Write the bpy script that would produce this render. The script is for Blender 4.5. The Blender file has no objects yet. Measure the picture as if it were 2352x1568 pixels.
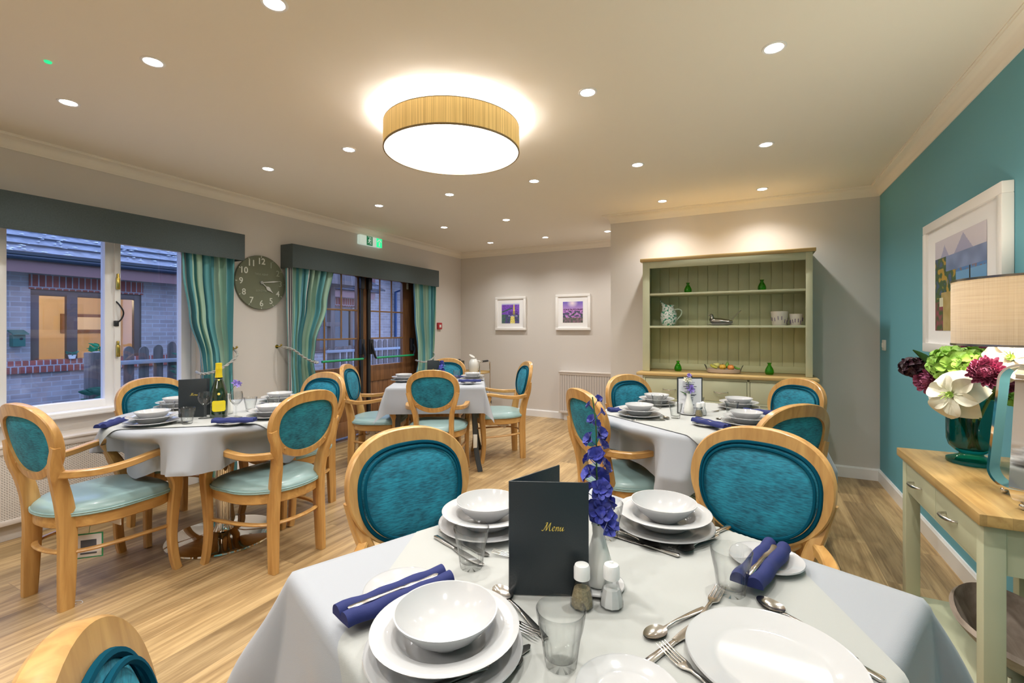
import bpy, bmesh, math, random
from mathutils import Vector, Matrix, noise
random.seed(7)
PI = math.pi
sc = bpy.context.scene
COL = sc.collection

# ------------------------------------------------------------------ camera, world, exposure
TH = 0.4722
cam_d = bpy.data.cameras.new('camera'); cam = bpy.data.objects.new('camera', cam_d); COL.objects.link(cam)
cam.location = (0, 0, 1.25); cam.rotation_euler = (PI/2, 0, TH)
cam_d.sensor_width = 36; cam_d.lens = 1072.4/2352*36; cam_d.shift_y = -28.4/2352
cam_d.clip_start = 0.02; cam_d.clip_end = 100
sc.camera = cam
W = bpy.data.worlds.new('dusk_sky'); sc.world = W; W.use_nodes = True
bg = W.node_tree.nodes['Background']; bg.inputs[0].default_value = (0.40, 0.54, 1.0, 1); bg.inputs[1].default_value = 2.2
vs = sc.view_settings
vs.view_transform = 'Standard'; vs.look = 'None'; vs.gamma = 1; vs.exposure = 0.75; vs.use_curve_mapping = False
sc.display_settings.display_device = 'sRGB'
cy = sc.cycles
cy.use_denoising = True; cy.max_bounces = 10; cy.diffuse_bounces = 6; cy.glossy_bounces = 3
cy.transmission_bounces = 10; cy.transparent_max_bounces = 16; cy.caustics_reflective = False; cy.caustics_refractive = False
cy.sample_clamp_indirect = 4.0
SPOT_W = 27.0      # each recessed downlight
DRUM_E = 6.5       # diffuser of the drum lamp
SPOT_C = (1.0, 0.98, 0.935)

# ------------------------------------------------------------------ room numbers
XL, XR, YB, YD, XD = -4.0232, 0.9503, 6.1273, 4.8048, -1.2966
YN = -2.6; ZC = 2.426

# ------------------------------------------------------------------ materials
def lin(r, g, b):
    f = lambda c: c/255/12.92 if c/255 <= .04045 else ((c/255+.055)/1.055)**2.4
    return (f(r), f(g), f(b), 1)
def newmat(name):
    m = bpy.data.materials.new(name); m.use_nodes = True
    nt = m.node_tree; return m, nt, nt.nodes, nt.links, nt.nodes['Principled BSDF']
def pm(name, col, rough=.5, metal=0, spec=.5, coat=0, sheen=0, emis=None, es=0, bump=0, bscale=200, var=0, vscale=8):
    m, nt, N, L, P = newmat(name)
    c = (col[0], col[1], col[2], 1)
    P.inputs['Base Color'].default_value = c; P.inputs['Roughness'].default_value = rough
    P.inputs['Metallic'].default_value = metal; P.inputs['Specular IOR Level'].default_value = spec
    P.inputs['Coat Weight'].default_value = coat; P.inputs['Coat Roughness'].default_value = .12
    P.inputs['Sheen Weight'].default_value = sheen
    if emis: P.inputs['Emission Color'].default_value = (*emis[:3], 1); P.inputs['Emission Strength'].default_value = es
    if bump or var:
        tc = N.new('ShaderNodeTexCoord')
    if bump:
        n = N.new('ShaderNodeTexNoise'); n.inputs['Scale'].default_value = bscale
        b = N.new('ShaderNodeBump'); b.inputs['Strength'].default_value = bump; b.inputs['Distance'].default_value = .002
        L.new(tc.outputs['Object'], n.inputs['Vector']); L.new(n.outputs['Fac'], b.inputs['Height']); L.new(b.outputs['Normal'], P.inputs['Normal'])
    if var:
        n2 = N.new('ShaderNodeTexNoise'); n2.inputs['Scale'].default_value = vscale; n2.inputs['Detail'].default_value = 4
        r = N.new('ShaderNodeValToRGB'); r.color_ramp.elements[0].position = .3; r.color_ramp.elements[1].position = .7
        r.color_ramp.elements[0].color = tuple(x*(1-var) for x in c[:3])+(1,); r.color_ramp.elements[1].color = tuple(min(1, x*(1+var)) for x in c[:3])+(1,)
        L.new(tc.outputs['Object'], n2.inputs['Vector']); L.new(n2.outputs['Fac'], r.inputs['Fac']); L.new(r.outputs['Color'], P.inputs['Base Color'])
    return m
def wood(name, c1, c2, axis='x', scale=1.0, rough=.38, coat=.15, lamellae=0):
    """grain stretched along an axis; lamellae = width of glued staves"""
    m, nt, N, L, P = newmat(name)
    tc = N.new('ShaderNodeTexCoord'); mp = N.new('ShaderNodeMapping')
    s = {'x': (1.2, 14, 14), 'y': (14, 1.2, 14), 'z': (14, 14, 1.2)}[axis]
    mp.inputs['Scale'].default_value = tuple(v*scale for v in s)
    n = N.new('ShaderNodeTexNoise'); n.inputs['Scale'].default_value = 3; n.inputs['Detail'].default_value = 6; n.inputs['Distortion'].default_value = .6
    r = N.new('ShaderNodeValToRGB'); r.color_ramp.elements[0].position = .32; r.color_ramp.elements[1].position = .68
    r.color_ramp.elements[0].color = (*c1, 1); r.color_ramp.elements[1].color = (*c2, 1)
    L.new(tc.outputs['Object'], mp.inputs['Vector']); L.new(mp.outputs['Vector'], n.inputs['Vector']); L.new(n.outputs['Fac'], r.inputs['Fac'])
    out = r.outputs['Color']
    if lamellae:
        b = N.new('ShaderNodeTexBrick'); b.inputs['Scale'].default_value = 1; b.inputs['Brick Width'].default_value = .45; b.inputs['Row Height'].default_value = lamellae
        b.inputs['Mortar Size'].default_value = 0.0004; b.inputs['Color1'].default_value = (.72, .72, .72, 1); b.inputs['Color2'].default_value = (1.12, 1.1, 1.05, 1)
        b.inputs['Mortar'].default_value = (.6, .6, .6, 1); b.offset = .4
        m2 = N.new('ShaderNodeMapping')
        if axis == 'y': m2.inputs['Rotation'].default_value = (0, 0, PI/2)
        mx = N.new('ShaderNodeMixRGB'); mx.blend_type = 'MULTIPLY'; mx.inputs[0].default_value = .8
        L.new(tc.outputs['Object'], m2.inputs['Vector']); L.new(m2.outputs['Vector'], b.inputs['Vector'])
        L.new(out, mx.inputs[1]); L.new(b.outputs['Color'], mx.inputs[2]); out = mx.outputs['Color']
    L.new(out, P.inputs['Base Color'])
    P.inputs['Roughness'].default_value = rough; P.inputs['Coat Weight'].default_value = coat; P.inputs['Coat Roughness'].default_value = .2
    return m
def chenille(name, c1, c2):
    m, nt, N, L, P = newmat(name)
    tc = N.new('ShaderNodeTexCoord'); mp = N.new('ShaderNodeMapping'); mp.inputs['Scale'].default_value = (40, 45, 260)
    n = N.new('ShaderNodeTexNoise'); n.inputs['Scale'].default_value = 1; n.inputs['Detail'].default_value = 3
    n2 = N.new('ShaderNodeTexNoise'); n2.inputs['Scale'].default_value = 14; n2.inputs['Detail'].default_value = 3
    ad = N.new('ShaderNodeMath'); ad.operation = 'MULTIPLY_ADD'; ad.inputs[1].default_value = .55
    mu = N.new('ShaderNodeMath'); mu.operation = 'MULTIPLY'; mu.inputs[1].default_value = .45
    r = N.new('ShaderNodeValToRGB'); r.color_ramp.elements[0].position = .36; r.color_ramp.elements[1].position = .66
    r.color_ramp.elements[0].color = (*c1, 1); r.color_ramp.elements[1].color = (*c2, 1)
    L.new(tc.outputs['Object'], mp.inputs['Vector']); L.new(mp.outputs['Vector'], n.inputs['Vector']); L.new(tc.outputs['Object'], n2.inputs['Vector'])
    L.new(n2.outputs['Fac'], mu.inputs[0]); L.new(n.outputs['Fac'], ad.inputs[0]); L.new(mu.outputs[0], ad.inputs[2])
    L.new(ad.outputs[0], r.inputs['Fac']); L.new(r.outputs['Color'], P.inputs['Base Color'])
    b = N.new('ShaderNodeBump'); b.inputs['Strength'].default_value = .35; b.inputs['Distance'].default_value = .002
    L.new(n.outputs['Fac'], b.inputs['Height']); L.new(b.outputs['Normal'], P.inputs['Normal'])
    P.inputs['Roughness'].default_value = .75; P.inputs['Sheen Weight'].default_value = .12; P.inputs['Sheen Roughness'].default_value = .35
    P.inputs['Sheen Tint'].default_value = (.3, .8, .95, 1)
    return m
def glass(name, tint=(.97, .98, .97), edge=.7, rough=.02):
    """thin clear glass: Schlick reflection over a tinted pass-through that deepens towards the edges"""
    m = bpy.data.materials.new(name); m.use_nodes = True; nt = m.node_tree; N = nt.nodes; L = nt.links
    for n in list(N): N.remove(n)
    o = N.new('ShaderNodeOutputMaterial'); tr = N.new('ShaderNodeBsdfTransparent')
    gl = N.new('ShaderNodeBsdfGlossy'); gl.inputs['Roughness'].default_value = rough
    lw = N.new('ShaderNodeLayerWeight'); lw.inputs['Blend'].default_value = .5
    pw = N.new('ShaderNodeMath'); pw.operation = 'POWER'; pw.inputs[1].default_value = 4; L.new(lw.outputs['Facing'], pw.inputs[0])
    ma = N.new('ShaderNodeMath'); ma.operation = 'MULTIPLY_ADD'; ma.inputs[1].default_value = .75; ma.inputs[2].default_value = .045; L.new(pw.outputs[0], ma.inputs[0])
    mc = N.new('ShaderNodeMixRGB'); mc.inputs[1].default_value = (*tint, 1); mc.inputs[2].default_value = (*[t*edge for t in tint], 1); p2 = N.new('ShaderNodeMath'); p2.operation = 'POWER'; p2.inputs[1].default_value = 2.5
    L.new(lw.outputs['Facing'], p2.inputs[0]); L.new(p2.outputs[0], mc.inputs[0]); L.new(mc.outputs[0], tr.inputs[0])
    mx = N.new('ShaderNodeMixShader'); L.new(ma.outputs[0], mx.inputs[0]); L.new(tr.outputs[0], mx.inputs[1]); L.new(gl.outputs[0], mx.inputs[2]); L.new(mx.outputs[0], o.inputs[0])
    return m
def emit(name, col, s):
    m = bpy.data.materials.new(name); m.use_nodes = True; nt = m.node_tree
    for n in list(nt.nodes): nt.nodes.remove(n)
    o = nt.nodes.new('ShaderNodeOutputMaterial'); e = nt.nodes.new('ShaderNodeEmission'); e.inputs[0].default_value = (*col, 1); e.inputs[1].default_value = s
    nt.links.new(e.outputs[0], o.inputs[0]); return m
def attrmat(name, rough=.5, coat=0):
    m, nt, N, L, P = newmat(name); a = N.new('ShaderNodeAttribute'); a.attribute_name = 'paint'
    L.new(a.outputs['Color'], P.inputs['Base Color']); P.inputs['Roughness'].default_value = rough; P.inputs['Coat Weight'].default_value = coat
    return m

def floor_mat():
    m, nt, N, L, P = newmat('oak_plank_vinyl')
    tc = N.new('ShaderNodeTexCoord'); mp = N.new('ShaderNodeMapping'); mp.inputs['Rotation'].default_value = (0, 0, -PI/2); mp.inputs['Location'].default_value = (.3, .05, 0)
    b = N.new('ShaderNodeTexBrick'); b.inputs['Scale'].default_value = 1; b.inputs['Brick Width'].default_value = 1.22; b.inputs['Row Height'].default_value = .184
    b.inputs['Mortar Size'].default_value = .0012; b.inputs['Mortar Smooth'].default_value = .3; b.offset = .37; b.offset_frequency = 2
    b.inputs['Color1'].default_value = (0, 0, 0, 1); b.inputs['Color2'].default_value = (1, 1, 1, 1); b.inputs['Mortar'].default_value = (.5, .5, .5, 1)
    L.new(tc.outputs['Object'], mp.inputs['Vector']); L.new(mp.outputs['Vector'], b.inputs['Vector'])
    # grain, shifted per plank
    sep = N.new('ShaderNodeSeparateXYZ'); L.new(tc.outputs['Object'], sep.inputs[0])
    sh = N.new('ShaderNodeMath'); sh.operation = 'MULTIPLY'; sh.inputs[1].default_value = 13.7; L.new(b.outputs['Color'], sh.inputs[0])
    cx = N.new('ShaderNodeMath'); cx.operation = 'MULTIPLY'; cx.inputs[1].default_value = 15; L.new(sep.outputs[0], cx.inputs[0])
    cyy = N.new('ShaderNodeMath'); cyy.operation = 'MULTIPLY_ADD'; cyy.inputs[1].default_value = .8; L.new(sep.outputs[1], cyy.inputs[0]); L.new(sh.outputs[0], cyy.inputs[2])
    cb = N.new('ShaderNodeCombineXYZ'); L.new(cx.outputs[0], cb.inputs[0]); L.new(cyy.outputs[0], cb.inputs[1]); L.new(sh.outputs[0], cb.inputs[2])
    n = N.new('ShaderNodeTexNoise'); n.inputs['Scale'].default_value = 1.1; n.inputs['Detail'].default_value = 8; n.inputs['Roughness'].default_value = .62; n.inputs['Distortion'].default_value = 1.3
    L.new(cb.outputs[0], n.inputs['Vector'])
    n3 = N.new('ShaderNodeTexNoise'); n3.inputs['Scale'].default_value = 6; n3.inputs['Detail'].default_value = 4; L.new(cb.outputs[0], n3.inputs['Vector'])
    r = N.new('ShaderNodeValToRGB'); e = r.color_ramp.elements
    e[0].position = .26; e[0].color = (.22, .14, .065, 1); e[1].position = .74; e[1].color = (.54, .385, .205, 1)
    k = e.new(.46); k.color = (.36, .24, .115, 1); k = e.new(.56); k.color = (.46, .32, .16, 1)
    L.new(n.outputs['Fac'], r.inputs['Fac'])
    r2 = N.new('ShaderNodeValToRGB'); r2.color_ramp.elements[0].color = (.70, .69, .68, 1); r2.color_ramp.elements[1].color = (1.12, 1.1, 1.05, 1)
    L.new(b.outputs['Color'], r2.inputs['Fac'])
    mx = N.new('ShaderNodeMixRGB'); mx.blend_type = 'MULTIPLY'; mx.inputs[0].default_value = 1
    L.new(r.outputs['Color'], mx.inputs[1]); L.new(r2.outputs['Color'], mx.inputs[2])
    r3 = N.new('ShaderNodeValToRGB'); r3.color_ramp.elements[0].position = .4; r3.color_ramp.elements[1].position = .52; r3.color_ramp.elements[0].color = (.84, .82, .8, 1); r3.color_ramp.elements[1].color = (1, 1, 1, 1)
    L.new(n3.outputs['Fac'], r3.inputs['Fac'])
    mx1 = N.new('ShaderNodeMixRGB'); mx1.blend_type = 'MULTIPLY'; mx1.inputs[0].default_value = 1
    L.new(mx.outputs[0], mx1.inputs[1]); L.new(r3.outputs[0], mx1.inputs[2])
    mx2 = N.new('ShaderNodeMixRGB'); mx2.blend_type = 'MIX'; mx2.inputs[2].default_value = (.14, .09, .05, 1)
    ml = N.new('ShaderNodeMath'); ml.operation = 'MULTIPLY'; ml.inputs[1].default_value = .6; L.new(b.outputs['Fac'], ml.inputs[0])
    L.new(ml.outputs[0], mx2.inputs[0]); L.new(mx1.outputs[0], mx2.inputs[1]); L.new(mx2.outputs[0], P.inputs['Base Color'])
    P.inputs['Roughness'].default_value = .42; P.inputs['Specular IOR Level'].default_value = .4
    return m
def brick_mat(name, c1, c2, mortar, w=.225, h=.075, rot=None):
    m, nt, N, L, P = newmat(name)
    tc = N.new('ShaderNodeTexCoord'); sp = N.new('ShaderNodeSeparateXYZ'); cb = N.new('ShaderNodeCombineXYZ')
    L.new(tc.outputs['Object'], sp.inputs[0]); L.new(sp.outputs[1], cb.inputs[0]); L.new(sp.outputs[2], cb.inputs[1])
    b = N.new('ShaderNodeTexBrick'); b.inputs['Scale'].default_value = 1; b.inputs['Brick Width'].default_value = w; b.inputs['Row Height'].default_value = h
    b.inputs['Mortar Size'].default_value = .008; b.inputs['Color1'].default_value = (*c1, 1); b.inputs['Color2'].default_value = (*c2, 1); b.inputs['Mortar'].default_value = (*mortar, 1)
    n = N.new('ShaderNodeTexNoise'); n.inputs['Scale'].default_value = 4; L.new(tc.outputs['Object'], n.inputs['Vector'])
    r = N.new('ShaderNodeValToRGB'); r.color_ramp.elements[0].color = (.65, .65, .65, 1); r.color_ramp.elements[1].color = (1.3, 1.3, 1.3, 1); L.new(n.outputs['Fac'], r.inputs[0])
    mx = N.new('ShaderNodeMixRGB'); mx.blend_type = 'MULTIPLY'; mx.inputs[0].default_value = 1
    L.new(cb.outputs[0], b.inputs['Vector']); L.new(b.outputs['Color'], mx.inputs[1]); L.new(r.outputs[0], mx.inputs[2]); L.new(mx.outputs[0], P.inputs['Base Color'])
    P.inputs['Roughness'].default_value = .85
    return m
def stripes_mat(name, stops, rough=.55):
    """vertical woven stripes along the cloth's own U"""
    m, nt, N, L, P = newmat(name)
    uv = N.new('ShaderNodeUVMap'); uv.uv_map = 'UVMap'; sp = N.new('ShaderNodeSeparateXYZ'); L.new(uv.outputs[0], sp.inputs[0])
    fr = N.new('ShaderNodeMath'); fr.operation = 'FRACT'; L.new(sp.outputs[0], fr.inputs[0])
    r = N.new('ShaderNodeValToRGB'); r.color_ramp.interpolation = 'CONSTANT'; e = r.color_ramp.elements
    e[0].position = 0; e[0].color = (*stops[0][1], 1); e[1].position = stops[1][0]; e[1].color = (*stops[1][1], 1)
    for p, c in stops[2:]:
        k = e.new(p); k.color = (*c, 1)
    L.new(fr.outputs[0], r.inputs['Fac']); L.new(r.outputs['Color'], P.inputs['Base Color'])
    P.inputs['Roughness'].default_value = rough; P.inputs['Sheen Weight'].default_value = .2
    return m
def grille_mat(name, base, mode):
    m, nt, N, L, P = newmat(name)
    tc = N.new('ShaderNodeTexCoord'); mp = N.new('ShaderNodeMapping')
    w = N.new('ShaderNodeTexWave'); w.wave_type = 'BANDS'
    if mode == 'vertical':
        w.bands_direction = 'X'; w.inputs['Scale'].default_value = 9.0; mp.inputs['Scale'].default_value = (1, 1, 1)
    else:
        w.bands_direction = 'DIAGONAL'; w.inputs['Scale'].default_value = 42
    L.new(tc.outputs['Object'], mp.inputs[0]); L.new(mp.outputs[0], w.inputs[0])
    r = N.new('ShaderNodeValToRGB'); r.color_ramp.elements[0].position = .25; r.color_ramp.elements[1].position = .55
    d = .72 if mode == 'vertical' else .62
    r.color_ramp.elements[0].color = tuple(x*d for x in base)+(1,); r.color_ramp.elements[1].color = (*base, 1)
    out = w.outputs['Fac']
    if mode != 'vertical':
        w2 = N.new('ShaderNodeTexWave'); w2.bands_direction = 'Y'; w2.inputs['Scale'].default_value = 30; L.new(mp.outputs[0], w2.inputs[0])
        mm = N.new('ShaderNodeMath'); mm.operation = 'MAXIMUM'; L.new(out, mm.inputs[0]); L.new(w2.outputs['Fac'], mm.inputs[1]); out = mm.outputs[0]
    L.new(out, r.inputs[0]); L.new(r.outputs[0], P.inputs['Base Color'])
    b = N.new('ShaderNodeBump'); b.inputs['Strength'].default_value = .5; b.inputs['Distance'].default_value = .004
    L.new(out, b.inputs['Height']); L.new(b.outputs[0], P.inputs['Normal']); P.inputs['Roughness'].default_value = .5
    return m
def splatter(name, base, c2, scale, thr):
    m, nt, N, L, P = newmat(name)
    tc = N.new('ShaderNodeTexCoord'); n = N.new('ShaderNodeTexNoise'); n.inputs['Scale'].default_value = scale; n.inputs['Detail'].default_value = 5
    L.new(tc.outputs['Object'], n.inputs['Vector'])
    r = N.new('ShaderNodeValToRGB'); r.color_ramp.interpolation = 'CONSTANT'; r.color_ramp.elements[0].color = (*base, 1); r.color_ramp.elements[1].position = thr; r.color_ramp.elements[1].color = (*c2, 1)
    L.new(n.outputs['Fac'], r.inputs[0]); L.new(r.outputs[0], P.inputs['Base Color']); P.inputs['Roughness'].default_value = .2; P.inputs['Coat Weight'].default_value = .5
    return m

MT = {}
MT['wall'] = pm('beige_wall_paint', (.65, .61, .57), .75, bump=.04, bscale=300)
MT['teal_wall'] = pm('teal_wall_paint', (.125, .36, .435), .7, bump=.04, bscale=300)
MT['ceiling'] = pm('warm_white_ceiling_paint', (.84, .785, .69), .85, bump=.03, bscale=250)
MT['cornice'] = pm('cream_cornice_paint', (.86, .80, .70), .6)
MT['white'] = pm('white_gloss_paint', (.82, .81, .80), .35)
MT['upvc'] = pm('white_plastic_frame', (.85, .84, .84), .3, coat=.2)
MT['floor'] = floor_mat()
MT['beech'] = wood('honey_beech_wood', (.42, .215, .062), (.60, .345, .115), 'z', .8, .36, .25)
MT['beech_h'] = wood('honey_beech_wood_cross_grain', (.42, .215, .062), (.60, .345, .115), 'x', .8, .36, .25)
MT['chenille'] = chenille('teal_chenille_fabric', (.0015, .075, .125), (.012, .27, .39))
MT['chen_pipe'] = pm('dark_teal_piping', (.001, .06, .10), .95, spec=.1)
MT['vinyl'] = pm('pale_aqua_vinyl', (.265, .39, .385), .36, coat=.15, bump=.05, bscale=120)
MT['vinyl_pipe'] = pm('aqua_piping', (.27, .42, .42), .35)
MT['linen'] = pm('white_table_linen', (.335, .35, .38), .8, sheen=.15, bump=.12, bscale=600)
MT['ivory'] = pm('ivory_overlay_linen', (.385, .390, .372), .8, sheen=.15, bump=.12, bscale=600)
MT['china'] = pm('white_glazed_china', (.50, .50, .505), .10, spec=.5)
MT['steel'] = pm('brushed_stainless_steel', (.55, .53, .50), .18, metal=1)
MT['chrome'] = pm('polished_chrome', (.78, .77, .75), .05, metal=1)
MT['nickel'] = pm('satin_nickel', (.60, .58, .54), .25, metal=1)
MT['navy'] = pm('navy_napkin_cloth', (.010, .018, .115), .8, sheen=0, bump=.15, bscale=500)
MT['black_leather'] = pm('black_leatherette', (.018, .025, .03), .38, bump=.25, bscale=350)
MT['gold'] = pm('gold_foil_print', (.80, .62, .12), .35, metal=.3)
MT['paper'] = pm('printed_paper', (.78, .79, .84), .7)
MT['ink'] = pm('dark_print_ink', (.08, .09, .12), .6)
MT['ink_g'] = pm('green_print_ink', (.05, .3, .15), .6)
MT['glass'] = glass('clear_tumbler_glass', (.985, .99, .985), .42)
MT['thin_glass'] = glass('clear_wine_glass', (.97, .975, .975), .6)
MT['pane'] = glass('window_pane_glass', (.93, .95, .97), .9, .01)
MT['dresser'] = pm('sage_cream_paint', (.50, .51, .345), .5, var=.02)
MT['dresser_in'] = pm('sage_cream_paint_boarding', (.56, .58, .355), .55)
MT['oak'] = wood('light_oak', (.44, .29, .105), (.59, .41, .175), 'x', .9, .42, .1)
MT['oak_staves'] = wood('oak_stave_worktop', (.40, .24, .08), (.58, .385, .15), 'y', .9, .36, .2, lamellae=.05)
MT['green_glass'] = glass('green_bottle_glass', (.42, .84, .20), .55)
MT['teal_glass'] = glass('teal_vase_glass', (.10, .62, .58), .5)
MT['pelmet'] = pm('charcoal_felt', (.068, .090, .094), .95, sheen=.1, bump=.3, bscale=350, var=.12, vscale=120)
MT['curtain'] = stripes_mat('striped_curtain_cloth', [
    (0, (.10, .33, .36)), (.26, (.62, .60, .56)), (.285, (.02, .02, .05)), (.30, (.55, .55, .56)), (.315, (.02, .02, .05)), (.33, (.55, .54, .52)),
    (.35, (.07, .27, .32)), (.47, (.31, .48, .37)), (.62, (.10, .33, .36)), (.72, (.31, .48, .37)), (.86, (.20, .40, .33)), (.93, (.07, .25, .33))])
MT['rope'] = pm('grey_satin_rope', (.36, .36, .34), .5, sheen=.3)
MT['brass'] = pm('polished_brass', (.50, .38, .10), .25, metal=1)
MT['door_wood'] = wood('dark_stained_oak_door', (.13, .055, .022), (.25, .115, .045), 'z', .8, .35, .2)
MT['door_frame'] = wood('dark_brown_door_frame', (.07, .034, .018), (.12, .06, .03), 'z', .8, .4, .1)
MT['bar_wood'] = pm('mid_brown_glazing_bar', (.26, .14, .055), .45)
MT['black_metal'] = pm('black_coated_metal', (.012, .014, .018), .4)
MT['green_bar'] = pm('green_push_bar_enamel', (.01, .33, .13), .3, coat=.3)
MT['clock_face'] = pm('olive_clock_face', (.135, .15, .095), .5, var=.08, vscale=5)
MT['clock_mark'] = pm('cream_painted_numerals', (.62, .64, .56), .5)
MT['clock_faint'] = pm('faded_grey_numerals', (.30, .34, .26), .5)
MT['clock_hand'] = pm('silver_clock_hands', (.60, .62, .60), .35, metal=.3)
MT['sign_green'] = pm('exit_sign_green', (.01, .18, .09), .4, emis=(.01, .5, .2), es=.10)
MT['sign_green_lit'] = pm('lit_exit_sign_green', (.01, .35, .14), .4, emis=(.02, .75, .28), es=.7)
MT['sign_white'] = pm('exit_sign_white', (.75, .8, .76), .4, emis=(.7, .9, .8), es=.25)
MT['plastic'] = pm('white_switch_plastic', (.72, .71, .66), .4)
MT['red'] = pm('red_alarm_plastic', (.42, .02, .03), .4)
MT['rad'] = pm('cream_radiator_cover', (.66, .60, .55), .45)
MT['rad_grille_v'] = grille_mat('slatted_radiator_grille', (.60, .55, .51), 'vertical')
MT['rad_grille_h'] = grille_mat('perforated_radiator_grille', (.64, .59, .54), 'weave')
MT['straw'] = None
MT['shade'] = None
MT['picture_white'] = pm('white_picture_frame', (.84, .82, .80), .35)
MT['mount'] = pm('white_card_mount', (.86, .85, .85), .8)
MT['art'] = attrmat('printed_artwork', .4, .2)
MT['bottle'] = pm('dark_green_bottle_glass', (.006, .022, .006), .05, coat=1, spec=.8)
MT['foil'] = pm('yellow_foil', (.80, .60, .02), .3, metal=.25)
MT['label_y'] = pm('yellow_paper_label', (.85, .68, .02), .5)
MT['pepper'] = pm('ground_pepper', (.32, .26, .15), .9, var=.3, vscale=300)
MT['salt'] = pm('table_salt', (.80, .80, .80), .8)
MT['cap'] = pm('white_shaker_cap', (.80, .80, .79), .35)
MT['blue_petal'] = pm('delphinium_blue_petals', (.035, .045, .36), .55, sheen=.3, var=.35, vscale=60)
MT['lilac'] = pm('lilac_petals', (.33, .25, .68), .6, var=.2, vscale=40)
MT['white_petal'] = pm('creamy_white_petals', (.84, .82, .68), .5, sheen=.2, var=.06, vscale=30)
MT['lime'] = pm('lime_green_petals', (.30, .54, .09), .55, var=.3, vscale=25)
MT['mauve'] = pm('mauve_pink_petals', (.50, .15, .28), .5, var=.4, vscale=40)
MT['burgundy'] = pm('dark_burgundy_petals', (.035, .008, .018), .45, var=.4, vscale=30)
MT['leaf'] = pm('dark_green_leaf', (.03, .11, .03), .5, var=.3, vscale=20)
MT['stem'] = pm('green_stem', (.06, .16, .04), .5)
MT['silver'] = pm('aged_silver', (.40, .38, .35), .22, metal=1)
MT['jug'] = splatter('green_splatter_glaze', (.70, .75, .72), (.05, .28, .17), 60, .54)
MT['lav_pot'] = pm('cream_pot_glaze', (.70, .66, .58), .4)
MT['lav_print'] = pm('lavender_print', (.10, .045, .16), .5)
MT['zinc'] = pm('blush_metal_tray', (.50, .40, .33), .45)
MT['iron'] = pm('dark_iron', (.08, .08, .06), .5, metal=.6)
MT['grey_bowl'] = wood('weathered_grey_wood', (.20, .155, .12), (.38, .31, .25), 'y', .8, .6, 0)
MT['grout'] = pm('grey_render', (.3, .3, .3), .8)
MT['brick'] = brick_mat('buff_brick', (.27, .23, .22), (.36, .31, .29), (.36, .35, .35))
MT['brick_red'] = brick_mat('red_soldier_brick', (.24, .055, .04), (.32, .085, .06), (.34, .33, .34), w=.078, h=.235)
MT['tiles'] = pm('grey_roof_tiles', (.10, .11, .13), .35, var=.5, vscale=9)
MT['tile_edge'] = pm('dark_tile_edge', (.02, .025, .035), .6)
MT['gutter'] = pm('black_gutter', (.012, .02, .04), .3)
MT['fascia'] = pm('brown_fascia_board', (.19, .09, .08), .5)
MT['brown_frame'] = pm('brown_window_frame', (.115, .068, .052), .45)
MT['old_wood'] = wood('weathered_fence_wood', (.07, .055, .05), (.17, .14, .13), 'z', .5, .8, 0)
MT['paving'] = pm('grey_paving', (.16, .16, .17), .8, var=.3, vscale=3)
MT['lit_wall'] = pm('warm_room_wall', (.70, .58, .42), .8)
MT['greenbox'] = pm('green_painted_wood', (.03, .12, .09), .6)
MT['white_enamel'] = pm('white_enamel', (.80, .80, .76), .2, coat=.4)

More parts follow.
